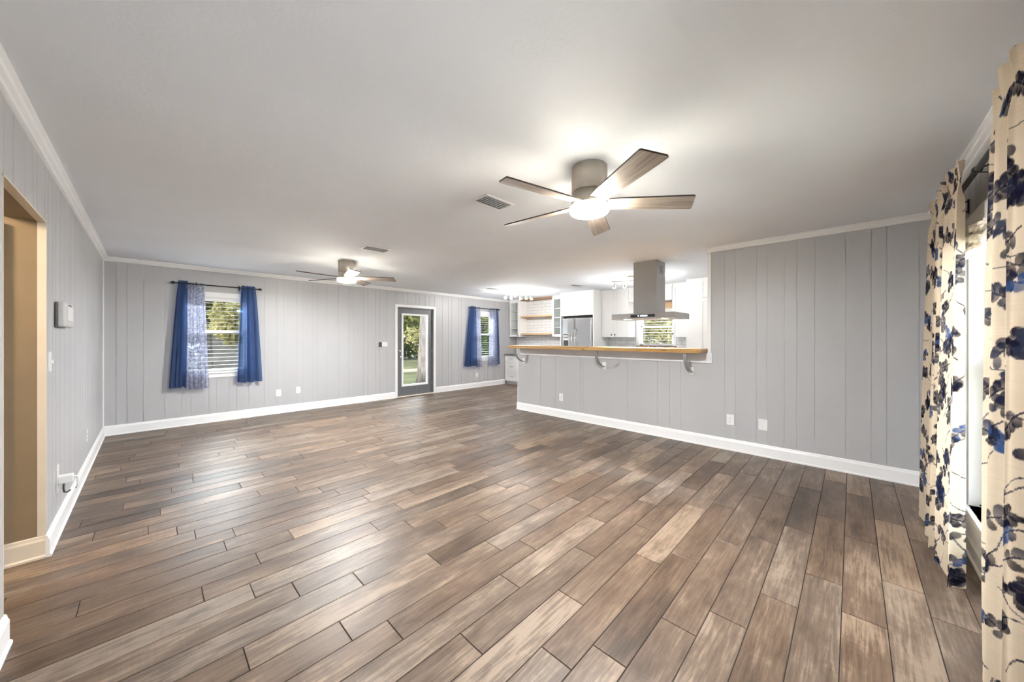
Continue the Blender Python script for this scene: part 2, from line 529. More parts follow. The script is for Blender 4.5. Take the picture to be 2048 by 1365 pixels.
# ------------------------------------------------------------------ floor
def build_floor():
    pitch, y_ref, ln = 0.1543, 0.192, 0.914
    known = {0: 2.226, 1: 1.906, 2: 1.70, 3: 2.255, 4: 2.093, 5: 1.506, 6: 1.89, 7: 1.375, 8: 1.695, 9: 1.535,
             10: 0.28, 11: 0.804, 12: 0.54, 13: 0.378, 14: 0.193, 15: 0.457, 17: 0.338}
    pale = {(5, 3), (9, 2), (3, 3)}
    rnd = random.Random(11)
    x_lo, x_hi, y_lo, y_hi = XH, XK, YW, YB
    g = 0.0020
    verts, faces, cols = [], [], []
    r0 = math.floor((y_lo - y_ref) / pitch); r1 = math.ceil((y_hi - y_ref) / pitch)
    for r in range(r0, r1):
        ya, yb = max(y_lo, y_ref + r * pitch), min(y_hi, y_ref + (r + 1) * pitch)
        if yb - ya < 0.01: continue
        j = known.get(r, rnd.uniform(0, ln))
        k0 = math.floor((x_lo - j) / ln); k1 = math.ceil((x_hi - j) / ln)
        for k in range(k0, k1):
            xa, xb = max(x_lo, j + k * ln), min(x_hi, j + (k + 1) * ln)
            if xb - xa < 0.01: continue
            tone = min(1, max(0, rnd.gauss(0.5, 0.22)))
            if rnd.random() < 0.07: tone = 0.95
            i = len(verts); e = 0.0015
            for z, q in ((-0.006, 0), (-0.0012, 0), (0.0, e)):
                verts += [(xa + g + q, ya + g + q, z), (xb - g - q, ya + g + q, z), (xb - g - q, yb - g - q, z), (xa + g + q, yb - g - q, z)]
            fs = []
            for lv in (0, 4):
                for s in range(4):
                    fs.append((i + lv + s, i + lv + (s + 1) % 4, i + lv + 4 + (s + 1) % 4, i + lv + 4 + s))
            fs.append((i + 8, i + 9, i + 10, i + 11))
            faces += fs
            c = (tone, rnd.random(), rnd.random(), 1)
            cols += [c] * len(fs)
    nf = len(faces)
    i = len(verts)
    for z in (-0.004, -0.10):
        verts += [(x_lo - .2, y_lo - .15, z), (x_hi + .15, y_lo - .15, z), (x_hi + .15, y_hi + .15, z), (x_lo - .2, y_hi + .15, z)]
    faces += [(i, i + 1, i + 2, i + 3), (i + 7, i + 6, i + 5, i + 4)]
    for s in range(4):
        faces.append((i + s, i + 4 + s, i + 4 + (s + 1) % 4, i + (s + 1) % 4))
    cols += [(0, 0, 0, 1)] * 6
    me = bpy.data.meshes.new('floor')
    me.from_pydata(verts, [], faces)
    at = me.attributes.new('plank', 'FLOAT_COLOR', 'FACE')
    at.data.foreach_set('color', np.array(cols, dtype=np.float32).ravel())
    me.materials.append(M['floor']); me.materials.append(M['grout'])
    for p in me.polygons[nf:]: p.material_index = 1
    o = bpy.data.objects.new('floor', me)
    COL.objects.link(o)
    struct(o)
build_floor()

# ------------------------------------------------------------------ ceiling
struct(MB().box(XH - .2, XK + .15, YW - .15, YB + .15, H, H + .16).build('ceiling', 'ceil'))

# ------------------------------------------------------------------ walls
def panel_wall(name, axis, pos, out, a0, a1, z0, z1, holes=(), grooves=(), thick=0.14, mats=('wall', 'groove')):
    """boarded wall: axis = the fixed axis, out = sign pointing out of the room, holes = (a0,a1,z0,z1)"""
    b = MB()
    def put(s0, s1, d0, d1, q0, q1, mat):
        p0, p1 = pos + out * d0, pos + out * d1
        if axis == 'X': b.box(p0, p1, s0, s1, q0, q1, mat)
        else: b.box(s0, s1, p0, p1, q0, q1, mat)
    def spans(s0, s1, d0, d1, mat):
        mid = (s0 + s1) / 2
        cuts = sorted((h[2], h[3]) for h in holes if h[0] < mid < h[1])
        z = z0
        for c0, c1 in cuts:
            if c0 > z + 1e-4: put(s0, s1, d0, d1, z, c0, mat)
            z = c1
        if z < z1 - 1e-4: put(s0, s1, d0, d1, z, z1, mat)
    front = 0.005 if grooves else 0.0
    he = sorted({a0, a1} | {h[0] for h in holes} | {h[1] for h in holes})
    for s0, s1 in zip(he, he[1:]):
        spans(s0, s1, front, thick, 1 if grooves else 0)
    if grooves:
        gw = 0.0028
        ev = [a0] + sorted(g for g in grooves if a0 + .02 < g < a1 - .02) + [a1]
        for g0, g1 in zip(ev, ev[1:]):
            s0 = g0 + (gw if g0 > a0 else 0); s1 = g1 - (gw if g1 < a1 else 0)
            cuts = [s0] + [e for e in he if s0 + 1e-3 < e < s1 - 1e-3] + [s1]
            for c0, c1 in zip(cuts, cuts[1:]):
                spans(c0, c1, 0.0, front, 0)
    return struct(b.build(name, list(mats)))

def repeat(base, period, lo, hi):
    out = set()
    for k in range(-8, 9):
        for g in base:
            v = g + k * period
            if lo < v < hi: out.add(round(v, 3))
    return sorted(out)

W1 = (0.37, 1.15, 0.80, 1.985)
W2 = (6.02, 6.76, 0.80, 1.985)
DR = (3.845, 4.785, 0.0, 2.03)
W3 = (2.72, 3.47, 1.16, 1.95)
W4 = (2.25, 3.64, 0.27, 1.985)
W_ADDED = (0.15, 0.95, 0.27, 1.985)                # unseen window added beside the viewer to let in fill daylight
pat = [-.32, -.22, -.06, .16, .34, .44, .65, .74]
panel_wall('wall_back', 'Y', YB, 1, XL - .15, XK + .15, 0, H, [W1, W2, DR], repeat(pat, 1.22, XL, XK))
OP = (2.62, 3.534)                               # opening to the side hall
panel_wall('wall_left', 'X', XL, -1, YW - .14, YB, 0, H, [(OP[0], OP[1], 0, 2.045)],
           repeat([.1, .2, .36, .58, .76, .86, 1.07, 1.16], 1.22, YW, YB), thick=0.147)
gp = [1.097, .989, .783, .685, .53, .424, .278, .047, -.132, -.232, -.434]
panel_wall('wall_right', 'X', XP, 1, YW, 1.246, 0, H, [], gp, thick=0.13)
gh = [1.60, 1.74, 1.90, 2.33, 3.08, 3.13, 3.62, 3.95]
panel_wall('wall_half', 'X', XP, 1, 1.246, 4.499, 0, 1.15, [], gh, thick=0.13)
panel_wall('wall_window_side', 'Y', YW, -1, XL, XK + .15, 0, H, [W4, W_ADDED], repeat(pat, 1.22, XL, XP))
panel_wall('wall_kitchen', 'X', XK, 1, KY0 - .1, YB, 0, H, [W3], [], mats=('kwall', 'kwall'))
panel_wall('wall_kitchen_end', 'Y', KY0, -1, XP + .13, XK, 0, H, [], [], thick=0.1, mats=('kwall', 'kwall'))
# side hall beyond the left opening
panel_wall('wall_hall', 'X', XH, -1, OP[0] - 1.2, OP[1] + 1.4, 0, H, [], [], mats=('brown', 'brown'))
panel_wall('wall_hall_near', 'Y', OP[0] - 1.2, -1, XH, XL - .147, 0, H, [], [], mats=('brown', 'brown'))
panel_wall('wall_hall_far', 'Y', OP[1] + 1.4, 1, XH, XL - .147, 0, H, [], [], mats=('brown', 'brown'))

# ------------------------------------------------------------------ crown mouldings and baseboards
def crown_prof(sgn, base):
    # (distance from wall, height below ceiling) outline, in plane coords
    return [(base + sgn * d, H - h) for d, h in ((0, 0), (.052, 0), (.052, .010), (.040, .018), (.034, .030), (.020, .040), (.016, .052), (.008, .056), (0, .058))]

struct(MB().prism(crown_prof(1, XL), 'Y', YW, YB).build('trim_1', 'white'))
struct(MB().prism(crown_prof(-1, YB), 'X', XL, XK).build('trim_2', 'white'))
struct(MB().prism(crown_prof(-1, XP), 'Y', YW, 1.30).build('trim_3', 'white'))
struct(MB().prism(crown_prof(1, YW), 'X', XL, XP).build('trim_4', 'white'))

def base_prof(sgn, base, h=0.135):
    return [(base + sgn * d, z) for d, z in ((0, 0), (.024, 0), (.024, .012), (.016, .020), (.016, h - .030), (.011, h - .018), (.009, h - .006), (.004, h), (0, h))]

def baseboard(name, axis, base, sgn, spans, mat='white', h=0.135):
    b = MB()
    for a0, a1 in spans: b.prism(base_prof(sgn, base, h), axis, a0, a1)
    return struct(b.build(name, mat))

baseboard('baseboard_left', 'Y', XL, 1, [(OP[1] - .0175, YB)])
baseboard('baseboard_left_near', 'Y', XL, 1, [(YW, OP[0] + .02)])
baseboard('baseboard_back', 'X', YB, -1, [(XL, 3.785)])
baseboard('baseboard_back_kitchen', 'X', YB, -1, [(4.85, 7.22)])
baseboard('baseboard_right', 'Y', XP, -1, [(YW, 4.515)])
baseboard('baseboard_half_wall_end', 'X', 4.499, 1, [(XP - .02, XP + .15)])
baseboard('baseboard_window_side', 'X', YW, 1, [(XL, XP)], h=0.12)
baseboard('baseboard_opening', 'X', OP[1], -1, [(XL - .150, XL)], 'cream')
baseboard('baseboard_opening_near', 'X', OP[0], 1, [(XL - .150, XL)], 'cream')
# thin white board at the corner of left and back walls
struct(MB().box(XL, XL + .012, YB - .022, YB, .13, H - .05).build('trim_5', 'white'))
# painted jambs of the opening: brown faces with a cream edge strip, white casing on the hall side
j = MB()
j.box(XL - .150, XL - .031, OP[1] - .004, OP[1], .13, 2.045)
j.box(XL - .150, XL - .031, OP[0], OP[0] + .004, .13, 2.045)
j.box(XL - .150, XL - .031, OP[0], OP[1], 2.041, 2.045)
struct(j.build('trim_6', 'brown'))
j = MB()
for d in (0, 1):
    y0, y1 = (OP[1] - .006, OP[1]) if d else (OP[0], OP[0] + .006)
    j.box(XL - .031, XL + .003, y0, y1, .13, 2.039)
j.box(XL - .031, XL + .003, OP[0], OP[1], 2.034, 2.045)
struct(j.build('trim_7', 'cream'))
j = MB()
j.box(XL - .166, XL - .148, OP[1] - .03, OP[1] + .05, 0, 2.0)
struct(j.build('trim_8', 'cream'))
# apron board under the bar, corner strips of the half wall
struct(MB().box(XP - .018, XP, 1.232, 4.44, 1.023, 1.15).build('trim_9', 'apron', bevel=.003))
struct(MB().box(XP - .010, XP + .13, 1.246, 1.285, 1.15, H - .058).build('trim_10', 'white', bevel=.002))
struct(MB().box(XP - .004, XP + .134, 4.499, 4.507, .0, 1.15).build('trim_11', 'white'))

# ------------------------------------------------------------------ windows of the back and kitchen walls
def sash_window(name, axis, pos, out, w, casing=.075, sill=True, frame_mat='white', recess=.075, label=None):
    """double-hung window; axis = fixed axis of the wall"""
    a0, a1, z0, z1 = w
    root = thing(name, (pos, (a0 + a1) / 2, z0) if axis == 'X' else ((a0 + a1) / 2, pos, z0), label, 'window')
    root['kind'] = 'structure'
    def put(b, s0, s1, d0, d1, q0, q1, m=0):
        p0, p1 = pos + out * d0, pos + out * d1
        if axis == 'X': b.box(p0, p1, s0, s1, q0, q1, m)
        else: b.box(s0, s1, p0, p1, q0, q1, m)
    c = MB()
    if casing:
        put(c, a0 - casing, a0, -.016, .0, z0 - .02, z1 + casing)
        put(c, a1, a1 + casing, -.016, .0, z0 - .02, z1 + casing)
        put(c, a0, a1, -.016, .0, z1, z1 + casing)
    # jamb lining
    put(c, a0, a0 + .012, 0, .14, z0, z1); put(c, a1 - .012, a1, 0, .14, z0, z1)
    put(c, a0, a1, 0, .14, z1 - .012, z1)
    c.build('window_frame', frame_mat, root, bevel=.002)
    if sill:
        s = MB()
        put(s, a0 - casing - .02, a1 + casing + .02, -.035, .14, z0 - .028, z0)
        put(s, a0 - casing, a1 + casing, -.014, 0, z0 - .095, z0 - .028)
        s.build('window_sill', frame_mat, root, bevel=.003)
    zm = z0 + (z1 - z0) * .535
    for nm, q0, q1, dd in (('lower_sash', z0, zm + .02, recess), ('upper_sash', zm - .02, z1 - .012, recess + .03)):
        b = MB(); f = .038
        put(b, a0 + .012, a0 + .012 + f, dd, dd + .028, q0, q1); put(b, a1 - .012 - f, a1 - .012, dd, dd + .028, q0, q1)
        put(b, a0 + .012, a1 - .012, dd, dd + .028, q0, q0 + f); put(b, a0 + .012, a1 - .012, dd, dd + .028, q1 - f, q1)
        sh = b.build(nm, frame_mat, root, bevel=.002)
        g = MB()
        put(g, a0 + .03, a1 - .03, dd + .012, dd + .015, q0 + .02, q1 - .02)
        g.build('pane', 'glass', sh)
    return root

sash_window('window_1', 'Y', YB, 1, W1, label='white double-hung window nearest the left wall')
sash_window('window_2', 'Y', YB, 1, W2, label='narrow white double-hung window beside the kitchen')
sash_window('window_3', 'X', XK, 1, W3, casing=.06, sill=False, label='white kitchen window over the sink')

def blind(name, axis, pos, d, w, z_bot, z_top, pitch, label, thick=.003, deep=.045):
    a0, a1 = w
    root = thing(name, (pos + d, (a0 + a1) / 2, z_top) if axis == 'X' else ((a0 + a1) / 2, pos + d, z_top), label, 'blind', 'white slatted window blinds')
    def put(b, s0, s1, d0, d1, q0, q1):
        if axis == 'X': b.box(pos + d + d0, pos + d + d1, s0, s1, q0, q1)
        else: b.box(s0, s1, pos + d + d0, pos + d + d1, q0, q1)
    b = MB(); put(b, a0, a1, -.028, .028, z_top - .05, z_top); b.build('headrail', 'blind', root, bevel=.003)
    b = MB()
    z = z_bot + .03
    while z < z_top - .06:
        put(b, a0 + .004, a1 - .004, -deep / 2, deep / 2, z, z + thick)
        z += pitch
    b.build('slats', 'blind', root)
    b = MB(); put(b, a0, a1, -deep / 2, deep / 2, z_bot, z_bot + .018); b.build('bottom_rail', 'blind', root, bevel=.003)
    for s in (a0 + .1, a1 - .1):
        b = MB(); put(b, s - .001, s + .001, -.001, .001, z_bot, z_top - .04); b.build('ladder_cord', 'blind', root)
    return root

blind('window_blind', 'Y', YB, .042, (W1[0] + .015, W1[1] - .015), W1[2] + .005, W1[3] - .014, .062, 'open white slatted blind in the window nearest the left wall')
blind('window_blind', 'Y', YB, .042, (W2[0] + .015, W2[1] - .015), W2[2] + .005, W2[3] - .014, .062, 'open white slatted blind in the narrow window beside the kitchen')
blind('window_blind', 'X', XK, .042, (W3[0] + .015, W3[1] - .015), W3[2] + .03, W3[3] - .014, .058, 'open white slatted blind in the window over the kitchen sink', .010)
struct(MB().box(XK - .03, XK + .10, W3[0] - .06, W3[1] + .06, W3[2] - .045, W3[2]).build('trim_12', 'sillwood', bevel=.004))

# ------------------------------------------------------------------ the big side window
def side_window(w, name, label):
    a0, a1, z0, z1 = w
    root = thing(name, ((a0 + a1) / 2, YW, z0), label, 'window')
    root['kind'] = 'structure'
    c = MB()
    y0, y1 = YW, YW - .14
    for a, b in ((a0, a0 + .014), (a1 - .014, a1)): c.box(a, b, y0, y1, z0, z1)
    c.box(a0, a1, y0, y1, z1 - .014, z1)
    c.box(a0 - .07, a0, YW, YW + .014, z0 - .05, z1 + .10); c.box(a1, a1 + .07, YW, YW + .014, z0 - .05, z1 + .10)
    c.box(a0, a1, YW, YW + .014, z1, z1 + .10)
    c.build('window_frame', 'white', root, bevel=.002)
    s = MB(); s.box(a0 - .05, a1 + .05, YW + .022, y1, z0 - .03, z0)
    s.box(a0 - .05, a1 + .05, YW, YW + .012, .12, z0 - .03)
    s.build('window_sill', 'white', root, bevel=.004)
    n = 1; wd = (a1 - a0 - .028) / n
    for i in range(n):
        x0 = a0 + .014 + i * wd; x1 = x0 + wd
        m = MB(); m.box(x0, x0 + .035, YW - .075, y1, z0, z1 - .014); m.box(x1 - .035, x1, YW - .075, y1, z0, z1 - .014)
        m.build('mullion', 'white', root, bevel=.003)
        zm = 1.16
        for nm, q0, q1, dd in (('lower_sash', z0, zm + .025, .085), ('upper_sash', zm - .025, z1 - .014, .112)):
            b = MB(); f = .045
            b.box(x0 + .035, x0 + .035 + f, YW - dd, YW - dd - .026, q0, q1); b.box(x1 - .035 - f, x1 - .035, YW - dd, YW - dd - .026, q0, q1)
            b.box(x0 + .035, x1 - .035, YW - dd, YW - dd - .026, q0, q0 + f); b.box(x0 + .035, x1 - .035, YW - dd, YW - dd - .026, q1 - f, q1)
            sh = b.build(nm, 'white', root, bevel=.002)
            g = MB(); g.box(x0 + .06, x1 - .06, YW - dd - .012, YW - dd - .015, q0 + .02, q1 - .02); g.build('pane', 'glass', sh)
            if nm == 'lower_sash':
                k = MB(); k.box(x1 - .16, x1 - .10, YW - dd + .03, YW - dd, zm - .005, zm + .03); k.build('sash_lock', 'white', sh, bevel=.004)
                k = MB(); k.tube([(x1 - .06, YW - dd + .05, z0 + .03), (x1 - .06, YW - dd, z0 + .03)], .005); k.build('sash_stop', 'black', sh)
side_window(W4, 'window_4', 'large bright white window behind the leaf-print curtains')
side_window(W_ADDED, 'added_window', 'smaller white window added out of view for fill daylight')

def woven_shade():
    a0, a1 = 2.28, 3.60
    root = thing('woven_shade', ((a0 + a1) / 2, YW + .03, 1.98), 'raised cream woven shade bunched across the top of the big window', 'shade')
    b = MB(); b.box(a0, a1, YW + .012, YW + .036, 1.96, 2.045); b.build('headboard', 'white', root, bevel=.003)
    rr = random.Random(3)
    b = MB()
    nx = 60
    for lay in range(6):                          # stacked folds of woven slats
        zc = 1.95 - lay * .022
        prev = None
        for i in range(nx + 1):
            x = a0 + (a1 - a0) * i / nx
            dy = .038 + .012 * math.sin(lay * 2.1 + i * .35) + rr.uniform(-.003, .003)
            dz = rr.uniform(-.003, .003)
            ring = [b.bm.verts.new((x, YW + .010, zc - .013 + dz)), b.bm.verts.new((x, YW + .012 + dy, zc - .011 + dz)),
                    b.bm.verts.new((x, YW + .014 + dy, zc + .004 + dz)), b.bm.verts.new((x, YW + .010, zc + .010 + dz))]
            if prev:
                for k in range(4): b.bm.faces.new((prev[k], prev[(k + 1) % 4], ring[(k + 1) % 4], ring[k]))
            else: b.bm.faces.new(ring)
            prev = ring
        b.bm.faces.new(prev)
    b.build('folded_slats', 'woven', root)
woven_shade()

# ------------------------------------------------------------------ glazed back door
def back_door():
    a0, a1, z0, z1 = DR
    root = thing('door_1', ((a0 + a1) / 2, YB, 0), 'charcoal back door with a full-height glass panel and white casing', 'door')
    root['kind'] = 'structure'
    c = MB()
    cw = .058
    c.box(a0 - cw, a0, YB - .018, YB, 0, z1 + cw); c.box(a1, a1 + cw, YB - .018, YB, 0, z1 + cw); c.box(a0, a1, YB - .018, YB, z1, z1 + cw)
    c.build('door_casing', 'white', root, bevel=.003)
    c = MB()
    c.box(a0, a0 + .02, YB, YB + .14, 0, z1); c.box(a1 - .02, a1, YB, YB + .14, 0, z1); c.box(a0, a1, YB, YB + .14, z1 - .02, z1)
    c.build('door_jamb', 'doorgrey', root)
    c = MB(); c.box(a0, a1, YB - .02, YB + .14, 0, .02); c.build('threshold', 'cream', root, bevel=.004)
    yl = YB + .035                                # room face of the leaf
    x0, x1, q0, q1 = a0 + .022, a1 - .022, .022, z1 - .024
    lx0, lx1, lz0, lz1 = x0 + .12, x1 - .13, .25, 1.87
    b = MB()
    b.box(x0, lx0, yl, yl + .044, q0, q1); b.box(lx1, x1, yl, yl + .044, q0, q1)
    b.box(lx0, lx1, yl, yl + .044, q0, lz0); b.box(lx0, lx1, yl, yl + .044, lz1, q1)
    leaf = b.build('door_leaf', 'doorgrey', root, bevel=.002)
    b = MB(); f = .042
    b.box(lx0 - .022, lx0 + f - .022, yl - .014, yl + .03, lz0 - .022, lz1 + .022); b.box(lx1 + .022 - f, lx1 + .022, yl - .014, yl + .03, lz0 - .022, lz1 + .022)
    b.box(lx0 + f - .022, lx1 - f + .022, yl - .014, yl + .03, lz0 - .022, lz0 + f - .022); b.box(lx0 + f - .022, lx1 - f + .022, yl - .014, yl + .03, lz1 + .022 - f, lz1 + .022)
    b.build('glass_frame', 'white', leaf, bevel=.004)
    b = MB(); b.box(lx0, lx1, yl + .018, yl + .024, lz0, lz1); b.build('pane', 'glass', leaf)
    hx = x0 + .055
    b = MB(); b.lathe([(.027, 0), (.027, -.006), (.012, -.010), (.011, -.03), (.020, -.036), (.027, -.05), (.024, -.062), (.008, -.067)], (hx, yl, .90), 20, 'Y')
    b.build('door_knob', 'chrome', leaf)
    b = MB(); b.lathe([(.028, 0), (.028, -.010), (.024, -.014), (.008, -.015)], (hx, yl, 1.04), 20, 'Y'); b.box(hx - .005, hx + .005, yl - .03, yl - .013, 1.022, 1.058)
    b.build('deadbolt', 'chrome', leaf)
    for z in (.25, 1.02, 1.80):
        b = MB(); b.tube([(x1 + .004, yl - .004, z - .045), (x1 + .004, yl - .004, z + .045)], .006, 8); b.build('hinge', 'nickel', leaf)
back_door()

# ------------------------------------------------------------------ curtain rods and curtains
def rod(name, axis_pts, r, label, ends=True, brackets=(), wall=None):
    p0, p1 = Vector(axis_pts[0]), Vector(axis_pts[1])
    root = thing(name, tuple((p0 + p1) / 2), label, 'curtain rod', 'black curtain rods')
    MB().tube([p0, p1], r, 12).build('pole', 'black', root)
    if ends:
        for p, s in ((p0, -1), (p1, 1)):
            b = MB(); b.lathe([(.004, -.026), (.016, -.020), (.022, 0), (.016, .020), (.004, .026)], (p.x + s * .02, p.y, p.z), 16, 'X')
            b.build('finial', 'black', root)
    for x in brackets:
        b = MB()
        sgn = 1 if wall > p0.y else -1
        b.tube([(x, wall, p0.z + .03), (x, p0.y + sgn * .004, p0.z + .004)], .004, 8)
        b.tube([(x, wall, p0.z - .04), (x, p0.y + sgn * .002, p0.z - .012)], .004, 8)
        b.tube([(x, wall - sgn * .002, p0.z - .05), (x, wall - sgn * .002, p0.z + .04)], .006, 8)
        b.lathe([(r + .004, -.010), (r + .006, -.006), (r + .006, .006), (r + .004, .010)], (x, p0.y, p0.z), 16, 'X')
        b.build('bracket', 'black', root)
    return root

rod('curtain_rod', ((.262, YB - .075, 2.155), (1.285, YB - .075, 2.155)), .009, 'thin black curtain rod over the window nearest the left wall', True, (.50, 1.03), YB)
rod('curtain_rod', ((5.86, YB - .075, 2.135), (6.89, YB - .075, 2.135)), .009, 'thin black curtain rod over the narrow window beside the kitchen', True, (6.10, 6.66), YB)
rod('curtain_rod', ((1.58, YW + .085, 2.17), (3.98, YW + .085, 2.17)), .0125, 'thick black curtain rod over the big side window, on paired bracket arms', True, (1.75, 2.86, 3.60), YW)

def curtain(name, mat, label, group, y, top, bot, z_top, z_bot, folds, amp, seed, header=.05, nu=90, nv=70, ytop=None, phase=0.0, printfn=None, sag=0.0, seedz=0, ybot_extra=0.0):
    """gathered cloth panel hanging in a plane of constant y; top/bot = (x0,x1)"""
    rr = random.Random(seed)
    ph = [rr.uniform(0, 6.28) for _ in range(4)]
    verts, st = [], []
    for jv in range(nv + 1):
        t = jv / nv
        z = z_top + (z_bot - z_top) * t
        e = t ** 0.8
        x0 = top[0] + (bot[0] - top[0]) * e; x1 = top[1] + (bot[1] - top[1]) * e
        dz = z_top - z
        squeeze = .35 + .65 * min(1, abs(dz - header) / .10) if dz < .25 else 1.0
        am = amp * squeeze * (.55 + .45 * t)
        for iu in range(nu + 1):
            s = iu / nu
            w = s + .035 * math.sin(2 * PI * s * 1.7 + ph[0]) + .02 * math.sin(2 * PI * s * 3.1 + ph[1] + t)
            f = math.sin(2 * PI * folds * w + phase + .5 * math.sin(2.1 * t + ph[2]))
            f2 = math.sin(2 * PI * folds * 2.3 * w + ph[3])
            yy = y + am * (f + .25 * f2) + ybot_extra * t
            xx = x0 + (x1 - x0) * s + am * .35 * math.cos(2 * PI * folds * w + phase)
            zz = z + (sag * math.sin(PI * s) * t) + (.006 * math.sin(2 * PI * folds * w) if jv == nv else 0)
            if dz < header: zz += .006 * math.sin(2 * PI * folds * 2 * w + 1)
            verts.append((xx, yy, zz))
            st.append((s, t))
    faces = []
    for jv in range(nv):
        for iu in range(nu):
            a = jv * (nu + 1) + iu
            faces.append((a, a + 1, a + nu + 2, a + nu + 1))
    me = bpy.data.meshes.new(name)
    me.from_pydata(verts, [], faces)
    for p in me.polygons: p.use_smooth = True
    if printfn is not None:
        cols = printfn(np.array(st), np.array(verts))
        at = me.color_attributes.new('print', 'FLOAT_COLOR', 'POINT')
        at.data.foreach_set('color', cols.astype(np.float32).ravel())
    me.materials.append(M[mat])
    o = bpy.data.objects.new(name, me)
    COL.objects.link(o)
    return tag(o, label, 'curtain', group)

yc = YB - .075
g1 = 'curtains of the window nearest the left wall'
curtain('curtain', 'blue', 'plain blue curtain panel hanging left of the lace sheer, nearest the left wall', g1, yc, (.30, .40), (.20, .385), 2.195, .595, 4, .030, 1, ytop=0)
curtain('sheer_curtain', 'sheer', 'lace-patterned sheer curtain in the window nearest the left wall', g1, yc, (.385, .585), (.365, .640), 2.175, .555, 6, .018, 2)
curtain('curtain', 'blue', 'plain blue curtain panel covering the right side of the window nearest the left wall', g1, yc, (1.05, 1.235), (.985, 1.325), 2.195, .605, 3, .034, 3)
g2 = 'curtains of the narrow window beside the kitchen'
curtain('curtain', 'blue', 'wide plain blue curtain panel hanging between back door and narrow window', g2, yc, (5.88, 6.05), (5.67, 6.085), 2.175, .590, 3, .030, 4)
curtain('sheer_curtain', 'sheer', 'narrow lace sheer beside the wide blue panel of the kitchen-side window', g2, yc, (6.04, 6.20), (6.07, 6.27), 2.165, .555, 4, .016, 5)
curtain('sheer_curtain', 'sheer', 'lace sheer on the kitchen side of the narrow window, against the slim blue panel', g2, yc, (6.56, 6.80), (6.50, 6.84), 2.165, .56, 5, .016, 6)
curtain('curtain', 'blue', 'slim blue curtain strip closest to the kitchen cabinets', g2, yc, (6.80, 6.875), (6.83, 6.93), 2.165, .590, 2, .018, 8)

# floral print: watercolour sprigs laid out on the flat cloth
def make_print(w, h, seed):
    px = .004
    nw, nh = int(w / px), int(h / px)
    rr = random.Random(seed)
    base = np.array([.585, .49, .37])
    img = np.ones((nh, nw, 3)) * base
    lin = np.random.RandomState(seed)
    img *= (1 + .05 * (lin.rand(nh, 1, 1) - .5)) * (1 + .05 * (lin.rand(1, nw, 1) - .5))
    Y, X = np.mgrid[0:nh, 0:nw] * px
    pal = [(.008, .008, .018), (.012, .014, .030), (.024, .028, .050), (.045, .050, .075), (.09, .095, .115), (.030, .065, .17)]
    def leaf(cx, cy, ang, a, b, col, op):
        x0, x1 = max(0, int((cx - a) / px)), min(nw, int((cx + a) / px) + 1)
        y0, y1 = max(0, int((cy - a) / px)), min(nh, int((cy + a) / px) + 1)
        if x1 <= x0 or y1 <= y0: return
        xx = X[y0:y1, x0:x1] - cx; yy = Y[y0:y1, x0:x1] - cy
        u = (xx * math.cos(ang) + yy * math.sin(ang)) / a; v = (-xx * math.sin(ang) + yy * math.cos(ang)) / b
        d = np.abs(u) ** 2.2 + np.abs(v) ** 2.0
        al = np.clip((1.0 - d) * 4, 0, 1) * op * (.82 + .18 * np.clip(u + .5, 0, 1))
        img[y0:y1, x0:x1] = img[y0:y1, x0:x1] * (1 - al[..., None]) + np.array(col) * al[..., None]
    def stroke(x0, y0, x1, y1, r, col):
        n = max(2, int(math.hypot(x1 - x0, y1 - y0) / (px * .7)))
        for k in range(n + 1):
            f = k / n
            leaf(x0 + (x1 - x0) * f, y0 + (y1 - y0) * f, 0, r, r, col, .9)
    y = .03; row = 0
    while y < h + .1:
        x = rr.uniform(-.05, .12) + (.12 if row % 2 else 0)
        while x < w + .1:
            ang = rr.choice((-1, 1)) * rr.uniform(.25, .9) + (PI if rr.random() < .4 else 0)
            L = rr.uniform(.09, .15)
            cx, cy = x, y + rr.uniform(-.05, .05)
            ex, ey = cx + math.cos(ang) * L, cy + math.sin(ang) * L
            stroke(cx, cy, ex, ey, .0034, (.035, .035, .055))
            n = rr.randint(3, 6)
            tone = rr.choice((0, 0, 0, 1, 1, 2))
            blue = rr.random() < .13
            for k in range(n):
                f = .3 + .7 * k / (n - 1)
                for sd in (-1, 1):
                    if rr.random() < .12: continue
                    la = ang + sd * rr.uniform(.55, 1.0)
                    a = rr.uniform(.019, .029); b = a * rr.uniform(.60, .78)
                    col = pal[5] if (blue and rr.random() < .7) else pal[min(4, max(0, tone + rr.choice((-1, 0, 0, 1))))]
                    leaf(cx + math.cos(ang) * L * f + math.cos(la) * a, cy + math.sin(ang) * L * f + math.sin(la) * a, la, a, b, col, rr.uniform(.86, .99))
            if rr.random() < .6:
                stroke(cx, cy, cx - math.cos(ang + .4) * .07, cy - math.sin(ang + .4) * .07, .0025, (.05, .05, .08))
            x += rr.uniform(.13, .19)
        y += rr.uniform(.09, .12); row += 1
    def fn(st, vv):
        ix = np.clip((st[:, 0] * (nw - 1)).astype(int), 0, nw - 1); iy = np.clip((st[:, 1] * (nh - 1)).astype(int), 0, nh - 1)
        c = img[iy, ix]
        return np.concatenate([c, np.ones((len(c), 1))], 1)
    return fn

g3 = 'leaf-print curtains of the big side window'
yf = YW + .115
curtain('floral_curtain', 'floral', 'cream leaf-print curtain at the corner of the grey partition wall, lit by the window', g3, yf, (2.98, 3.91), (2.90, 4.0), 2.29, .02,
        4.6, .036, 21, header=.11, nu=300, nv=560, printfn=make_print(1.4, 2.27, 5), phase=1.2, ybot_extra=.03)
curtain('floral_curtain', 'floral', 'cream leaf-print curtain nearest the viewer, hanging at the edge of view', g3, yf + .02, (1.62, 2.26), (1.58, 2.35), 2.29, .02,
        4.0, .036, 22, header=.11, nu=420, nv=560, printfn=make_print(1.05, 2.27, 9), phase=.4)

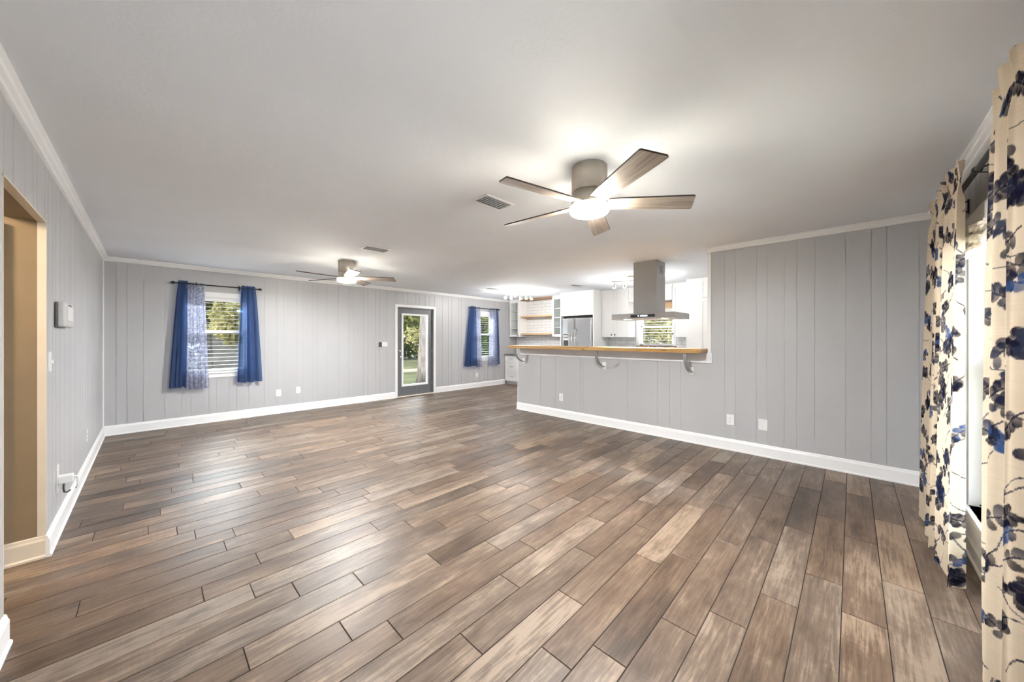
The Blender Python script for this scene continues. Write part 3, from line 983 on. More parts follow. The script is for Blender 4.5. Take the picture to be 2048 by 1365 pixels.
# ------------------------------------------------------------------ ceiling fans
def make_fan():
    c = (0, 0, 0)
    root = thing('ceiling_fan', (1.985, 1.225, H), 'large brushed nickel ceiling fan with five wood blades and lit drum, nearest the viewer', 'ceiling fan', 'five-blade ceiling fans')
    x, y = 1.985, 1.225
    MB().lathe([(.110, H), (.1135, H - .004), (.1135, H - .163), (.110, H - .168)], (x, y, 0), 48).build('motor_housing', 'nickel', root)
    MB().lathe([(.100, H - .167), (.112, H - .170), (.112, H - .235), (.120, H - .247), (.121, H - .256)], (x, y, 0), 48).build('hub', 'nickel', root)
    MB().lathe([(.122, H - .256), (.124, H - .262), (.124, H - .288), (.118, H - .296)], (x, y, 0), 48).build('lamp_drum', 'lamp', root)
    MB().lathe([(.118, H - .2955), (.112, H - .300), (.080, H - .303), (.01, H - .304)], (x, y, 0), 48).build('lamp_lens', 'lamp_lens', root)
    for k in range(5):
        a = math.radians(23 + 72 * k)
        ca, sa = 1.0, 0.0                         # built along +X, turned as an object so the grain follows the blade
        b = MB()
        # outline in blade coords (radial r, lateral w)
        out = [(.085, -.052), (.20, -.060), (.40, -.066), (.632, -.072), (.642, -.066), (.672, .058), (.666, .068), (.40, .062), (.20, .056), (.085, .050)]
        pit = math.radians(-13)
        def P(r, w, dz):
            ww = w * math.cos(pit); zz = H - .238 + w * math.sin(pit) + dz
            return (x + ca * r - sa * ww, y + sa * r + ca * ww, zz)
        top = [b.bm.verts.new(P(r, w, .0045)) for r, w in out]; bot = [b.bm.verts.new(P(r, w, -.0045)) for r, w in out]
        f = b.bm.faces.new(top); f.material_index = 0
        f = b.bm.faces.new(bot); f.material_index = 0
        n = len(out)
        for i in range(n):
            f = b.bm.faces.new((top[i], top[(i + 1) % n], bot[(i + 1) % n], bot[i])); f.material_index = 1
        b.build('blade', ['blade', 'blade_edge'], root).rotation_euler = (0, 0, a)
    return root
fan = make_fan()
dup(fan, (1.977, 5.229, H), math.radians(114 - 23), 'smaller-looking nickel ceiling fan farther off, near the back wall')

# ------------------------------------------------------------------ ceiling vents
def vent(x, y, lx, ly, label):
    root = thing('ceiling_vent', (x, y, H), label, 'air vent', 'white ceiling vents')
    b = MB(); t = .022
    b.box(x - lx / 2, x + lx / 2, y - ly / 2, y - ly / 2 + t, H - .009, H); b.box(x - lx / 2, x + lx / 2, y + ly / 2 - t, y + ly / 2, H - .009, H)
    b.box(x - lx / 2, x - lx / 2 + t, y - ly / 2 + t, y + ly / 2 - t, H - .009, H); b.box(x + lx / 2 - t, x + lx / 2, y - ly / 2 + t, y + ly / 2 - t, H - .009, H)
    b.build('vent_frame', 'white', root, bevel=.002)
    b = MB(); b.box(x - lx / 2 + t, x + lx / 2 - t, y - ly / 2 + t, y + ly / 2 - t, H - .002, H); b.build('duct_opening', 'bracketgrey', root)
    b = MB(); n = 5
    for i in range(n):
        yy = y - ly / 2 + t + (ly - 2 * t) * (i + .5) / n
        b.prism([(yy + .011, H - .003), (yy + .013, H - .004), (yy - .008, H - .018), (yy - .010, H - .017)], 'X', x - lx / 2 + t, x + lx / 2 - t)
    b.build('louvre_slats', 'white', root)
vent(1.95, 2.10, .31, .185, 'white louvred ceiling vent beside the nearer ceiling fan')
vent(1.95, 4.24, .31, .185, 'white louvred ceiling vent in front of the farther ceiling fan')
vent(5.40, 5.80, .31, .185, 'white ceiling vent between back door and track light')
vent(6.26, 4.15, .31, .185, 'white ceiling vent in front of the fridge cabinets')

# ------------------------------------------------------------------ wall devices
def plate(name, axis, pos, out, a, z, w, h, label, kind, cat, group):
    """out = sign of the direction into the room"""
    root = thing(name, (pos, a, z) if axis == 'X' else (a, pos, z), label, cat, group)
    def bx(b, s0, s1, d0, d1, q0, q1, m=0):
        if axis == 'X': b.box(pos + out * d0, pos + out * d1, s0, s1, q0, q1, m)
        else: b.box(s0, s1, pos + out * d0, pos + out * d1, q0, q1, m)
    b = MB(); bx(b, a - w / 2, a + w / 2, 0, .006, z - h / 2, z + h / 2); b.build('cover_plate', 'plastic', root, bevel=.002)
    if kind == 'outlet':
        for s in (-1, 1):
            b = MB(); bx(b, a - .017, a + .017, .006, .008, z + s * .02 - .014, z + s * .02 + .014)
            f = b.build('socket_face', 'plastic', root, bevel=.001)
            b = MB()
            bx(b, a - .008, a - .006, .008, .0086, z + s * .02 - .004, z + s * .02 + .006); bx(b, a + .006, a + .008, .008, .0086, z + s * .02 - .004, z + s * .02 + .006)
            bx(b, a - .002, a + .002, .008, .0086, z + s * .02 - .011, z + s * .02 - .007)
            b.build('slots', 'darkplastic', f)
    elif kind == 'switch':
        b = MB(); bx(b, a - .006, a + .006, .006, .018, z - .012, z + .010); b.build('toggle', 'plastic', root, bevel=.002)
    elif kind == 'blank':
        for s in (-1, 1):
            b = MB(); bx(b, a - .003, a + .003, .006, .0075, z + s * .035 - .003, z + s * .035 + .003); b.build('screw', 'lightgrey', root)
    return root
go = 'white wall outlets'
plate('wall_outlet', 'Y', YB, -1, 1.587, .362, .076, .118, 'white outlet low on the back wall, closer to the curtained window', 'outlet', 'outlet', go)
plate('wall_outlet', 'Y', YB, -1, 1.895, .382, .072, .114, 'white outlet low on the back wall, closer to the back door', 'outlet', 'outlet', go)
plate('wall_outlet', 'Y', YB, -1, 6.15, .335, .072, .114, 'white outlet under the narrow window beside the kitchen', 'outlet', 'outlet', go)
plate('wall_outlet', 'X', XP, -1, 3.505, .342, .080, .125, 'white outlet low on the half wall beneath the bar', 'outlet', 'outlet', go)
plate('wall_outlet', 'X', XP, -1, 1.04, .362, .080, .125, 'white outlet low on the grey partition wall, closer to the bar', 'outlet', 'outlet', go)
plate('blank_plate', 'X', XP, -1, .722, .357, .085, .125, 'plain blank white plate low on the grey partition wall', 'blank', 'wall plate', None)
plate('wall_outlet', 'X', XL, 1, 5.52, .352, .08, .125, 'white outlet low on the left wall close to the far corner', 'outlet', 'outlet', go)
plate('light_switch', 'X', XL, 1, 3.63, 1.185, .085, .125, 'white switch plate on the left wall beside the opening', 'switch', 'light switch', None)
po = plate('wall_outlet', 'X', XL, 1, 3.905, .372, .075, .19, 'white outlet with plugged-in adapter and dark cord, left wall beside the opening', 'blank', 'outlet', go)
b = MB(); b.box(XL + .006, XL + .070, 3.88, 3.945, .335, .385); b.build('adapter', 'plastic', po, bevel=.004)
b = MB(); b.tube([(XL + .062, 3.93, .37), (XL + .085, 3.94, .355), (XL + .088, 3.94, .30), (XL + .078, 3.94, .275)], .006, 8); b.build('adapter_prong_cover', 'plastic', po)
b = MB(); b.tube([(XL + .03, 3.90, .335), (XL + .028, 3.90, .30), (XL + .030, 3.905, .272), (XL + .042, 3.92, .262), (XL + .056, 3.93, .272)], .005, 8); b.build('cord', 'darkplastic', po)

th = thing('alarm_panel', (XL, 3.99, 1.5), 'white box-shaped wall panel with pale screen on the left wall', 'wall panel')
MB().box(XL, XL + .012, 3.80, 4.14, 1.405, 1.575).build('back_plate', 'darkplastic', th, bevel=.004)
MB().box(XL + .010, XL + .045, 3.81, 4.20, 1.41, 1.58).build('housing', 'lightgrey', th, bevel=.010)
MB().box(XL + .045, XL + .047, 3.90, 4.15, 1.455, 1.55).build('screen', 'plastic', th, bevel=.001)
for k in range(2):
    MB().box(XL + .045, XL + .0475, 3.95 + k * .08, 3.98 + k * .08, 1.558, 1.568).build('button', 'darkplastic', th)

tk = thing('door_keypad', (3.52, YB, 1.19), 'small white and grey keypad on the back wall beside the door', 'keypad')
MB().box(3.415, 3.475, YB - .03, YB, 1.145, 1.245).build('sensor', 'darkplastic', tk, bevel=.005)
MB().box(3.475, 3.605, YB - .022, YB, 1.145, 1.245).build('keypad_body', 'plastic', tk, bevel=.006)

# ------------------------------------------------------------------ bar top and brackets
BT = thing('bar_counter', (4.72, 2.87, 1.15), 'long knotty pine bar top along the half wall', 'bar counter')
b = MB()
b.prism([(4.515, 1.34), (4.555, 1.292), (4.955, 1.292), (4.955, 4.47), (4.515, 4.47)], 'Z', 1.15, 1.2)
b.build('wood_slab', 'bar', BT, bevel=.005)
gk = 'grey curved bar brackets'
for y, lb in ((4.34, 'grey curved flat-bar bracket under the free end of the bar'), (2.70, 'grey curved flat-bar bracket under the middle of the bar'), (1.47, 'grey curved flat-bar bracket closest to the full-height partition wall')):
    root = thing('bar_bracket', (XP, y, .9), lb, 'bracket', gk)
    R, zc = .245, 1.146
    b = MB(); n = 18; hw = .021; tk_ = .010
    prev = None
    for i in range(n + 1):
        a = PI + (PI / 2) * i / n                 # from under the bar front round to the wall
        ring = []
        for rr_ in (R, R - tk_):
            for s in (-1, 1):
                ring.append(b.bm.verts.new((XP - .012 + rr_ * math.cos(a), y + s * hw, zc + rr_ * math.sin(a))))
        ring = [ring[0], ring[1], ring[3], ring[2]]
        if prev:
            for k in range(4):
                f = b.bm.faces.new((prev[k], prev[(k + 1) % 4], ring[(k + 1) % 4], ring[k])); f.smooth = False
        else: b.bm.faces.new(ring)
        prev = ring
    b.bm.faces.new(prev)
    b.build('curved_arm', 'bracketgrey', root)
    MB().box(XP - .014, XP, y - .030, y + .030, .865, .965).build('wall_plate', 'plastic', root, bevel=.003)
    MB().box(XP - .20, XP - .24 - .022, y - .025, y + .025, 1.144, 1.150).build('top_plate', 'bracketgrey', root)

# ------------------------------------------------------------------ island range hood
hd = thing('range_hood', (5.12, 2.14, 1.603), 'stainless steel chimney range hood hanging from the ceiling over the bar', 'range hood')
MB().box(4.82, 5.42, 1.69, 2.59, 1.606, 1.685).build('canopy', 'steel', hd, bevel=.003)
MB().box(4.97, 5.27, 1.975, 2.32, 1.685, H).build('chimney', 'steel', hd, bevel=.002)
cp = MB().box(4.814, 4.82, 1.945, 2.29, 1.625, 1.664).build('control_panel', 'black', hd)
MB().box(4.8125, 4.814, 2.045, 2.145, 1.636, 1.654).build('display', 'display', cp)
MB().box(4.8125, 4.814, 2.165, 2.185, 1.637, 1.653).build('button', 'display', cp)
b = MB()
for i in range(5):
    for k in range(6):
        b.box(5.06 + i * .027, 5.078 + i * .027, 1.9735, 1.976, 2.26 + k * .02, 2.271 + k * .02)
b.build('exhaust_grille', 'darkplastic', hd)
for x, y in ((4.89, 2.40), (4.89, 1.86), (5.35, 2.40), (5.35, 1.86)):
    MB().lathe([(.024, 1.606), (.024, 1.603), (.01, 1.602)], (x, y, 0), 20).build('hood_lamp', 'led', hd)
MB().box(4.95, 5.29, 1.80, 2.48, 1.600, 1.606).build('filter', 'nickel', hd)
for x, y in ((4.89, 2.40), (4.89, 1.86), (5.35, 2.13)):
    light('hood_light', 'SPOT', (x, y, 1.59), 95, (1, .985, .965), shadow_soft_size=.03, spot_size=1.9, spot_blend=.6)

ck = thing('cooktop_counter', (5.25, 2.87, 0), 'pale counter with steel cooktop under the range hood, behind the bar', 'counter')
MB().box(4.94, 5.50, 1.32, 4.46, .09, .86).build('cabinet_box', 'cab', ck)
MB().box(4.94, 5.44, 1.32, 4.46, 0, .09).build('toe_kick', 'lightgrey', ck)
MB().box(4.937, 5.54, 1.30, 4.48, .86, .90).build('worktop', 'plastic', ck, bevel=.003)
MB().box(5.06, 5.42, 1.88, 2.40, .90, .906).build('cooktop', 'steel', ck, bevel=.002)

# ------------------------------------------------------------------ kitchen: tile, shelves, cabinets
struct(MB().box(XK - .012, XK, 5.13, 7.27, .90, 2.40).build('wall_tile', tile_mat()))
struct(MB().box(XK - .012, XK, 3.54, 4.22, .90, 1.40).build('wall_tile_sink', tile_mat()))
struct(MB().box(XK - .012, XK, 2.27, 2.65, .90, 1.40).build('wall_tile_right', tile_mat()))

def shaker_door(x, y0, y1, z0, z1, root, name='door', knob=None, glass=False, handle=False):
    """door in the plane x facing -X"""
    f = .055 if (y1 - y0) > .2 else .045
    b = MB()
    b.box(x - .020, x, y0, y0 + f, z0, z1); b.box(x - .020, x, y1 - f, y1, z0, z1)
    b.box(x - .020, x, y0 + f, y1 - f, z0, z0 + f); b.box(x - .020, x, y0 + f, y1 - f, z1 - f, z1)
    if not glass: b.box(x - .012, x, y0 + f, y1 - f, z0 + f, z1 - f)
    d = b.build(name, 'cab', root, bevel=.0015)
    if glass:
        MB().box(x - .011, x - .008, y0 + f, y1 - f, z0 + f, z1 - f).build('pane', 'glass', d)
    if knob:
        MB().lathe([(.006, -.0), (.006, -.016), (.015, -.020), (.015, -.028), (.005, -.031)], (x - .020, knob[0], knob[1]), 14, 'X').build('knob', 'darkplastic', d)
    if handle:
        ym = (y0 + y1) / 2; zm = (z0 + z1) / 2
        MB().tube([(x - .02, ym - .06, zm), (x - .048, ym - .055, zm), (x - .048, ym + .055, zm), (x - .02, ym + .06, zm)], .006, 8).build('handle', 'steel', d)
    return d

def shell(b, x0, x1, y0, y1, z0, z1, t=.018, mat=0):
    b.box(x0, x1, y0, y0 + t, z0, z1, mat); b.box(x0, x1, y1 - t, y1, z0, z1, mat)
    b.box(x0, x1, y0 + t, y1 - t, z0, z0 + t, mat); b.box(x0, x1, y0 + t, y1 - t, z1 - t, z1, mat)
    b.box(x1 - .01, x1, y0 + t, y1 - t, z0 + t, z1 - t, mat)

def glass_cab(y0, y1, label, knob_y, side):
    root = thing('glass_cabinet', (XK - .17, (y0 + y1) / 2, 1.37), label, 'cabinet', 'glass-fronted wall cabinets')
    b = MB(); shell(b, XU, XK - .012, y0, y1, 1.37, 2.40); b.build('cabinet_box', 'cab', root, bevel=.001)
    MB().box(XU - .0, XK - .012, y0, y1, 2.40, H).build('top_filler', 'cab', root)
    for z in (1.60, 1.86, 2.10):
        MB().box(XU + .03, XK - .02, y0 + .018, y1 - .018, z, z + .016).build('shelf', 'cab', root)
    MB().box(XK - .024, XK - .0225, y0 + .02, y1 - .02, 1.39, 2.38).build('back_panel', 'cabin', root)
    shaker_door(XU, y0 + .002, y1 - .002, 1.372, 2.398, root, glass=True, knob=(knob_y, 1.41))
glass_cab(6.855, 7.236, 'white glass-fronted wall cabinet next to the back wall', 6.885, 1)
glass_cab(5.20, 5.67, 'white glass-fronted wall cabinet squeezed beside the fridge', 5.24, -1)
gs = 'pine shelves in the tiled niche'
for z, t, mt, lb in ((2.395, .045, 'darkwood', 'dark stained board across the top of the tiled niche'), (1.92, .045, 'shelf', 'knotty pine shelf halfway up the tiled niche'), (1.425, .045, 'shelf', 'pale pine shelf lowest in the tiled niche')):
    o = MB().box(XU + .04 if z < 2.3 else XU + .02, XK - .012, 5.672, 6.853, z, z + t).build('niche_shelf', mt, None, bevel=.004)
    tag(o, lb, 'shelf', gs)

# fridge, its cabinet and side panel
XF = 7.02
fr = thing('refrigerator', (XF + .3, 4.68, 0), 'stainless steel side-by-side refrigerator with ice dispenser', 'refrigerator')
MB().box(XF + .05, XK - .03, 4.27, 5.10, .02, 1.79).build('body', 'lightgrey', fr)
ys = 4.735
for nm, y0, y1 in (('freezer_door', ys + .004, 5.10), ('fridge_door', 4.27, ys - .004)):
    d = MB()
    d.prism([(XF + .045, y0), (XF + .004, y0), (XF - .012, y0 + .03), (XF - .016, (y0 + y1) / 2), (XF - .012, y1 - .03), (XF + .004, y1), (XF + .045, y1)], 'Z', .06, 1.80)
    d = d.build(nm, 'fridge', fr, bevel=.004)
    yh = ys + .045 if nm == 'freezer_door' else ys - .045
    MB().tube([(XF - .014, yh, .75), (XF - .06, yh, .80), (XF - .07, yh, 1.15), (XF - .06, yh, 1.52), (XF - .014, yh, 1.57)], .013, 10).build('handle', 'chrome', d)
    if nm == 'freezer_door':
        MB().box(XF - .022, XF - .010, 4.885, 5.055, 1.02, 1.44).build('dispenser', 'lightgrey', d, bevel=.004)
        MB().box(XF - .026, XF - .020, 4.90, 5.04, 1.33, 1.43).build('dispenser_controls', 'darkplastic', d)
        MB().box(XF - .026, XF - .020, 4.90, 5.04, 1.04, 1.28).build('dispenser_bay', 'darkplastic', d)
        for k in range(3):
            MB().box(XF - .028, XF - .026, 4.915 + k * .042, 4.945 + k * .042, 1.35, 1.41).build('dispenser_key', 'lightgrey', d)
fc = thing('fridge_cabinet', (XF + .3, 4.68, 1.86), 'white two-door cabinet above the refrigerator', 'cabinet')
MB().box(XF + .02, XK - .012, 4.245, 5.125, 1.865, 2.415).build('cabinet_box', 'cab', fc)
MB().box(XF + .012, XK - .012, 4.245, 5.125, 2.415, H - .002).build('top_filler', 'cab', fc)
MB().box(XF + .10, XK - .03, 4.27, 5.10, 1.80, 1.862).build('gap_shade', 'black', fc)  # black block painted as the shade between fridge and cabinet
for y0, y1, s in ((4.69, 5.123, 1), (4.247, 4.686, -1)):
    d = shaker_door(XF + .02, y0, y1, 1.868, 2.412, fc)
    yk = 4.688 + s * .05
    MB().tube([(XF, yk - .03, 1.895), (XF - .02, yk - .028, 1.895), (XF - .02, yk + .028, 1.895), (XF, yk + .03, 1.895)], .004, 8).build('handle', 'steel', d)
for y0, y1 in ((4.218, 4.243), (5.127, 5.15)):
    MB().box(XF, XK - .012, y0, y1, 0, H - .002).build('side_panel', 'cab', fc)

# wall cabinets by the sink window
uc = thing('wall_cabinet', (XK - .17, 3.9, 1.35), 'white two-door wall cabinet between refrigerator and sink window', 'cabinet')
b = MB(); shell(b, XU, XK - .012, 3.549, 4.216, 1.35, 2.40); b.build('cabinet_box', 'cab', uc)
MB().box(XU - .012, XK - .012, 3.549, 4.216, 2.40, H).build('top_filler', 'cab', uc)
ym = 3.905
shaker_door(XU, ym + .002, 4.21, 1.355, 2.40, uc, knob=(ym + .045, 1.405))
shaker_door(XU, 3.551, ym - .002, 1.355, 2.40, uc, knob=(ym - .035, 1.405))
uc = thing('wall_cabinet', (XK - .17, 2.46, 1.35), 'white single-door wall cabinet on the pantry side of the sink window', 'cabinet')
b = MB(); shell(b, XU, XK - .012, 2.307, 2.62, 1.35, 2.40); b.build('cabinet_box', 'cab', uc)
MB().box(XU - .012, XK - .012, 2.307, 2.62, 2.40, H).build('top_filler', 'cab', uc)
shaker_door(XU, 2.309, 2.618, 1.355, 2.40, uc, knob=(2.60, 1.42))
uc = thing('bridge_cabinet', (XK - .17, 3.08, 2.12), 'shallow white bridge cabinet above the sink window, mostly behind the hood', 'cabinet')
MB().box(XU, XK - .012, 2.624, 3.545, 2.125, 2.40).build('cabinet_box', 'cab', uc)
MB().box(XU - .012, XK - .012, 2.624, 3.545, 2.40, H).build('top_filler', 'cab', uc)
shaker_door(XU, 2.626, 3.543, 2.13, 2.40, uc)
o = MB().box(XK - .05, XK - .016, 2.64, 3.53, 1.965, 2.10).build('wood_valance', 'shelf', None, bevel=.003)
tag(o, 'pine board across the wall above the sink window, peeking out beside the hood', 'wooden board')

# pantry
pn = thing('pantry_cabinet', (7.35, 1.6, 0), 'tall white pantry cabinet beside the end of the partition wall', 'cabinet')
MB().box(7.06, XK - .012, .95, 2.255, .0, H - .001).build('cabinet_box', 'cab', pn)
shaker_door(7.06, 1.45, 2.02, .12, 2.05, pn)
shaker_door(7.06, 1.45, 2.02, 2.075, 2.40, pn, name='upper_door')

# drawer base by the back wall and worktops
db = thing('drawer_cabinet', (7.45, 6.98, 0), 'white three-drawer base cabinet against the back wall', 'cabinet')
MB().box(7.22, XK - .014, 6.70, 7.262, .09, .83).build('cabinet_box', 'cab', db)
MB().box(7.27, XK - .014, 6.70, 7.262, 0, .09).build('toe_kick', 'lightgrey', db)
for z0, z1 in ((.655, .815), (.385, .645), (.105, .375)):
    shaker_door(7.22, 6.704, 7.258, z0, z1, db, name='drawer', handle=True)
bc = thing('base_cabinet', (7.45, 5.9, 0), 'white base cabinet run under the tiled niche, behind the bar', 'cabinet')
MB().box(7.22, XK - .014, 5.153, 6.697, 0, .83).build('cabinet_box', 'cab', bc)
for k in range(3):
    shaker_door(7.22, 5.16 + k * .512, 5.665 + k * .512, .10, .82, bc)
o = MB().box(7.18, XK - .012, 5.153, 7.270, .83, .868).build('worktop', 'stone', None, bevel=.003)
tag(o, 'dark grey worktop over the drawer cabinet', 'worktop')
bc = thing('sink_cabinet', (7.45, 3.2, 0), 'white base cabinet run under the sink window, hidden by the bar', 'cabinet')
MB().box(7.12, XK - .014, 2.26, 4.215, 0, .83).build('cabinet_box', 'cab', bc)
o = MB().box(7.08, XK - .012, 2.26, 4.215, .83, .868).build('worktop', 'stone', None, bevel=.003)
tag(o, 'dark grey worktop in front of the sink window', 'worktop')
fa = thing('faucet', (7.45, 3.06, .868), 'chrome gooseneck faucet in front of the sink window', 'faucet')
MB().lathe([(.028, .868), (.028, .885), (.018, .90), (.015, .93)], (7.45, 3.15, 0), 20).build('base', 'chrome', fa)
pts = [(7.45, 3.15, .90), (7.45, 3.15, 1.18)] + [(7.45, 3.05 + .10 * math.cos(a), 1.18 + .12 * math.sin(a)) for a in np.linspace(0, PI, 14)[1:]] + [(7.45, 2.95, 1.10)]
MB().tube(pts, .013, 12).build('spout', 'chrome', fa)
MB().tube([(7.45, 2.95, 1.11), (7.45, 2.95, 1.06)], .018, 12).build('spray_head', 'chrome', fa)
MB().tube([(7.45, 3.165, .92), (7.42, 3.20, .95)], .006, 8).build('lever', 'chrome', fa)

# ------------------------------------------------------------------ track lights
def track(name, c, ends, heads, label, watts, zt=2.365):
    root = thing(name, (c[0], c[1], H), label, 'track light', 'nickel track lights')
    MB().lathe([(.062, H), (.062, H - .018), (.050, H - .026), (.012, H - .028), (.010, zt)], (c[0], c[1], 0), 24).build('ceiling_canopy', 'nickel', root)
    p0, p1 = Vector((*ends[0], zt)), Vector((*ends[1], zt))
    d = (p1 - p0); nrm = Vector((-d.y, d.x, 0)).normalized()
    pts = [p0 + d * t + nrm * .05 * math.sin(2 * PI * t) for t in np.linspace(0, 1, 22)]
    MB().tube(pts, .008, 8).build('wavy_bar', 'nickel', root)
    for t, (ax, ay, az) in heads:
        p = p0 + d * t + nrm * .05 * math.sin(2 * PI * t)
        dr = Vector((ax, ay, az)).normalized()
        q = p + Vector((0, 0, -.05))
        b = MB(); b.tube([p, q], .005, 8)
        b.tube([q - dr * .005, q + dr * .015, q + dr * .05, q + dr * .062], [.012, .022, .034, .036], 16)
        hd_ = b.build('spot_head', 'nickel', root)
        b = MB(); b.tube([q + dr * .055, q + dr * .066, q + dr * .074], [.033, .030, .014], 16); b.build('bulb', 'bulb', hd_)
        light('spot_bulb', 'POINT', q + dr * .095, watts, (1, .98, .95), shadow_soft_size=.03)
trk1 = track('track_light', (6.13, 5.72), ((5.86, 5.88), (6.42, 5.55)),
      ((.02, (-.6, -.2, -.5)), (.20, (-.3, -.6, -.5)), (.36, (-.5, -.5, .3)), (.52, (.2, -.4, -.8)), (.74, (.5, .2, -.7)), (.93, (.4, -.3, -.8))),
      'nickel wavy track light with glowing spots in front of the tiled niche', 7.5)
trk2 = track('track_light', (6.0, 2.85), ((5.88, 3.16), (6.25, 2.40)),
      ((.06, (.2, .2, -.9)), (.25, (.3, -.1, -.9)), (.55, (.6, 0, -.7)), (.85, (.6, -.3, -.7))),
      'nickel wavy track light partly hidden behind the range hood', 3.2)

# ------------------------------------------------------------------ side hall lamp
hl = thing('hall_lamp', (-1.4, 2.95, H), 'warm flush ceiling lamp in the side hall beyond the opening', 'ceiling lamp')
MB().lathe([(.14, H), (.14, H - .02), (.13, H - .025)], (-1.4, 2.95, 0), 32).build('lamp_base', 'nickel', hl)
MB().lathe([(.13, H - .024), (.125, H - .06), (.09, H - .085), (.01, H - .095)], (-1.4, 2.95, 0), 32).build('lamp_shade', 'hall_lamp', hl)
light('hall_glow', 'POINT', (-1.4, 2.95, 2.25), 36, (1, .80, .55), shadow_soft_size=.12)

# ------------------------------------------------------------------ outdoors
o = MB().box(-40, 60, YB + .16, 70, -.42, -.30).build('lawn', 'grass'); struct(o)
o = MB().box(-40, 60, -40, YW - .16, -.42, -.30).build('side_lawn', 'grass'); struct(o)
o = MB().box(XK + .16, 60, YW - .16, YB + .16, -.42, -.30).build('kitchen_side_lawn', 'grass'); struct(o)
o = MB().box(-10, 40, 15.2, 16.6, -.30, -.285).build('lawn_sun_strip', 'sun_strip'); struct(o, 'pale strip painted as sunlight across the lawn', 'light_strip')  # sunlit band of lawn put in as a paler slab

def leaves(b, c, rad, n, size, rr, mat=0):
    for _ in range(n):
        while True:
            p = Vector((rr.uniform(-1, 1), rr.uniform(-1, 1), rr.uniform(-1, 1)))
            if .3 < p.length < 1: break
        q = Vector((c[0] + p.x * rad[0], c[1] + p.y * rad[1], c[2] + p.z * rad[2]))
        u = Vector((rr.gauss(0, 1), rr.gauss(0, 1), rr.gauss(0, 1))).normalized()
        w = u.cross(Vector((rr.gauss(0, 1), rr.gauss(0, 1), rr.gauss(0, 1)))).normalized()
        s = size * rr.uniform(.6, 1.4)
        f = b.bm.faces.new([b.bm.verts.new(q + k) for k in (-u * s, w * s * .5, u * s, -w * s * .5)])
        f.material_index = mat

def tree(name, x, y, h, crown_r, leafm, label, seed, n=2600, cz=None, trunk_r=.16, leaf=.13, lean=(0, 0)):
    rr = random.Random(seed)
    root = thing(name, (x, y, -.30), label, 'tree', 'trees and bushes outside')
    pts = [(x + lean[0] * t, y + lean[1] * t, -.30 + h * .8 * t) for t in np.linspace(0, 1, 8)]
    b = MB(); b.tube([(p[0] + rr.uniform(-.03, .03), p[1], p[2]) for p in pts], [trunk_r * (1.25 - .9 * k / 7) for k in range(8)], 12)
    b.build('trunk', 'bark', root)
    b = MB(); cz = cz if cz else h * .68
    for k in range(7):
        a = rr.uniform(0, 6.28); q = rr.uniform(.2, .75)
        leaves(b, (x + lean[0] * .8 + math.cos(a) * crown_r * q, y + math.sin(a) * crown_r * q, cz + rr.uniform(-.4, .45) * h * .42), (crown_r * .62, crown_r * .62, h * .2), n // 7, leaf, rr)
    b.build('crown', leafm, root)

# seen through the window nearest the left wall
tree('leafy_tree', 1.3, 15.5, 6.0, 1.6, 'leaf_a', 'olive green tree seen through the window nearest the left wall', 1, 5200, 3.1)
tree('yellow_bush', 1.75, 11.2, 2.2, .7, 'leaf_b', 'yellow-leaved bush glowing through the window nearest the left wall', 2, 1500, 1.9, .05, .09)
tree('leafy_tree', -1.5, 20.6, 7.5, 1.9, 'leaf_c', 'dark tree behind the lace sheer of the left window', 3, 3600, 3.4)
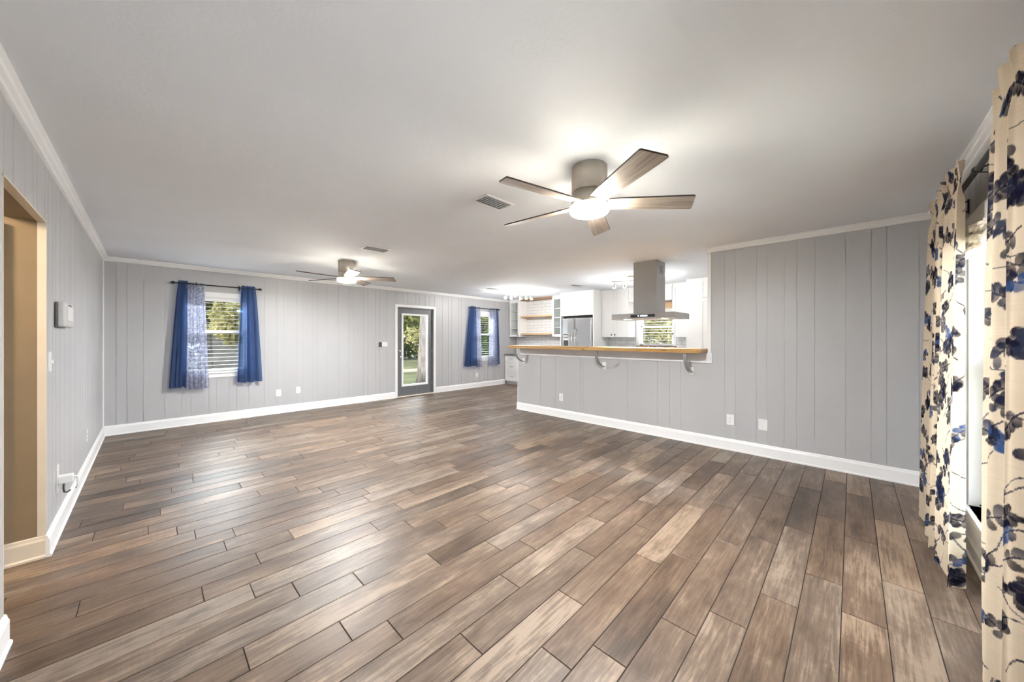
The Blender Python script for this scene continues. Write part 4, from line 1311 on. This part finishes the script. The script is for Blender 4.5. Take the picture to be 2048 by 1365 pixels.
# seen through the glazed door
tree('leafy_tree', 11.6, 19.0, 6.5, 1.9, 'leaf_a', 'olive tree in the upper part of the back door glass', 4, 5200, 3.6)
tree('yellow_bush', 8.6, 14.2, 2.0, .8, 'leaf_b', 'sunlit yellow-green sprig beside the trunk outside the back door', 5, 900, 1.35, .03, .07)
tt = thing('tree_trunk', (7.0, 11.2, -.30), 'thick grey leaning tree trunk right outside the back door glass', 'tree')
MB().tube([(7.00 + .10 * t, 11.2, -.30 + 5 * t) for t in np.linspace(0, 1, 9)], [.34, .27, .24, .23, .22, .21, .20, .20, .19], 18).build('bark_trunk', 'bark', tt)
b = MB(); leaves(b, (7.2, 11.2, 5.4), (1.6, 1.6, 1.0), 900, .12, random.Random(44)); b.build('crown', 'leaf_a', tt)
# seen through the narrow window and the kitchen window
tree('leafy_tree', 17.0, 18.2, 6.5, 1.7, 'leaf_a', 'green tree filling the narrow window beside the kitchen', 6, 5200, 3.2)
tree('leafy_tree', 13.4, 14.5, 3.0, 1.2, 'leaf_c', 'dark shrub low in the narrow window beside the kitchen', 7, 1800, 1.1, .06, .09)
tree('yellow_bush', 15.5, 5.9, 4.2, 1.5, 'leaf_b', 'yellow-green tree seen through the kitchen sink window', 8, 2200, 1.9, .07, .10)
tree('leafy_tree', 20.5, 9.6, 5.5, 2.0, 'leaf_c', 'dark green tree at the left of the kitchen sink window', 9, 2400, 2.4, .1, .12)
# far greenery closing the garden
rr = random.Random(99)
b = MB()
for k in range(84):
    x = -12 + k * 0.63
    leaves(b, (x, 25 + rr.uniform(-1.5, 1.5), rr.uniform(.8, 5.5)), (2.0, 1.4, 2.6), 380, .26, rr)
for k in range(20):
    leaves(b, (30 + rr.uniform(-1.5, 1.5), -2 + k * 1.2, rr.uniform(1.2, 5)), (1.4, 2.0, 2.4), 330, .26, rr)
o = b.build('treeline', 'leaf_c'); o['kind'] = 'stuff'
tag(o, 'distant dark green treeline closing the garden', 'trees')
# fence and shed behind the left window
fn = thing('rail_fence', (1.6, 12.6, -.30), 'grey wooden rail fence across the lawn behind the left window', 'fence')
for z in (.25, .62, .98):
    MB().box(-3.0, 5.5, 12.58, 12.62, z - .30, z - .17).build('rail', 'fence', fn, bevel=.006)
for k in range(6):
    MB().box(-2.9 + k * 1.62, -2.77 + k * 1.62, 12.62, 12.75, -.30, .86).build('post', 'fence', fn, bevel=.006)
sd = thing('garden_shed', (3.1, 20.5, -.30), 'low grey garden shed behind the rail fence', 'shed')
MB().box(1.6, 4.6, 19.5, 21.5, -.30, 1.6).build('shed_walls', 'fence', sd)
MB().prism([(19.2, 1.6), (20.5, 2.1), (21.8, 1.6)], 'X', 1.4, 4.8).build('shed_roof', 'shedroof', sd)
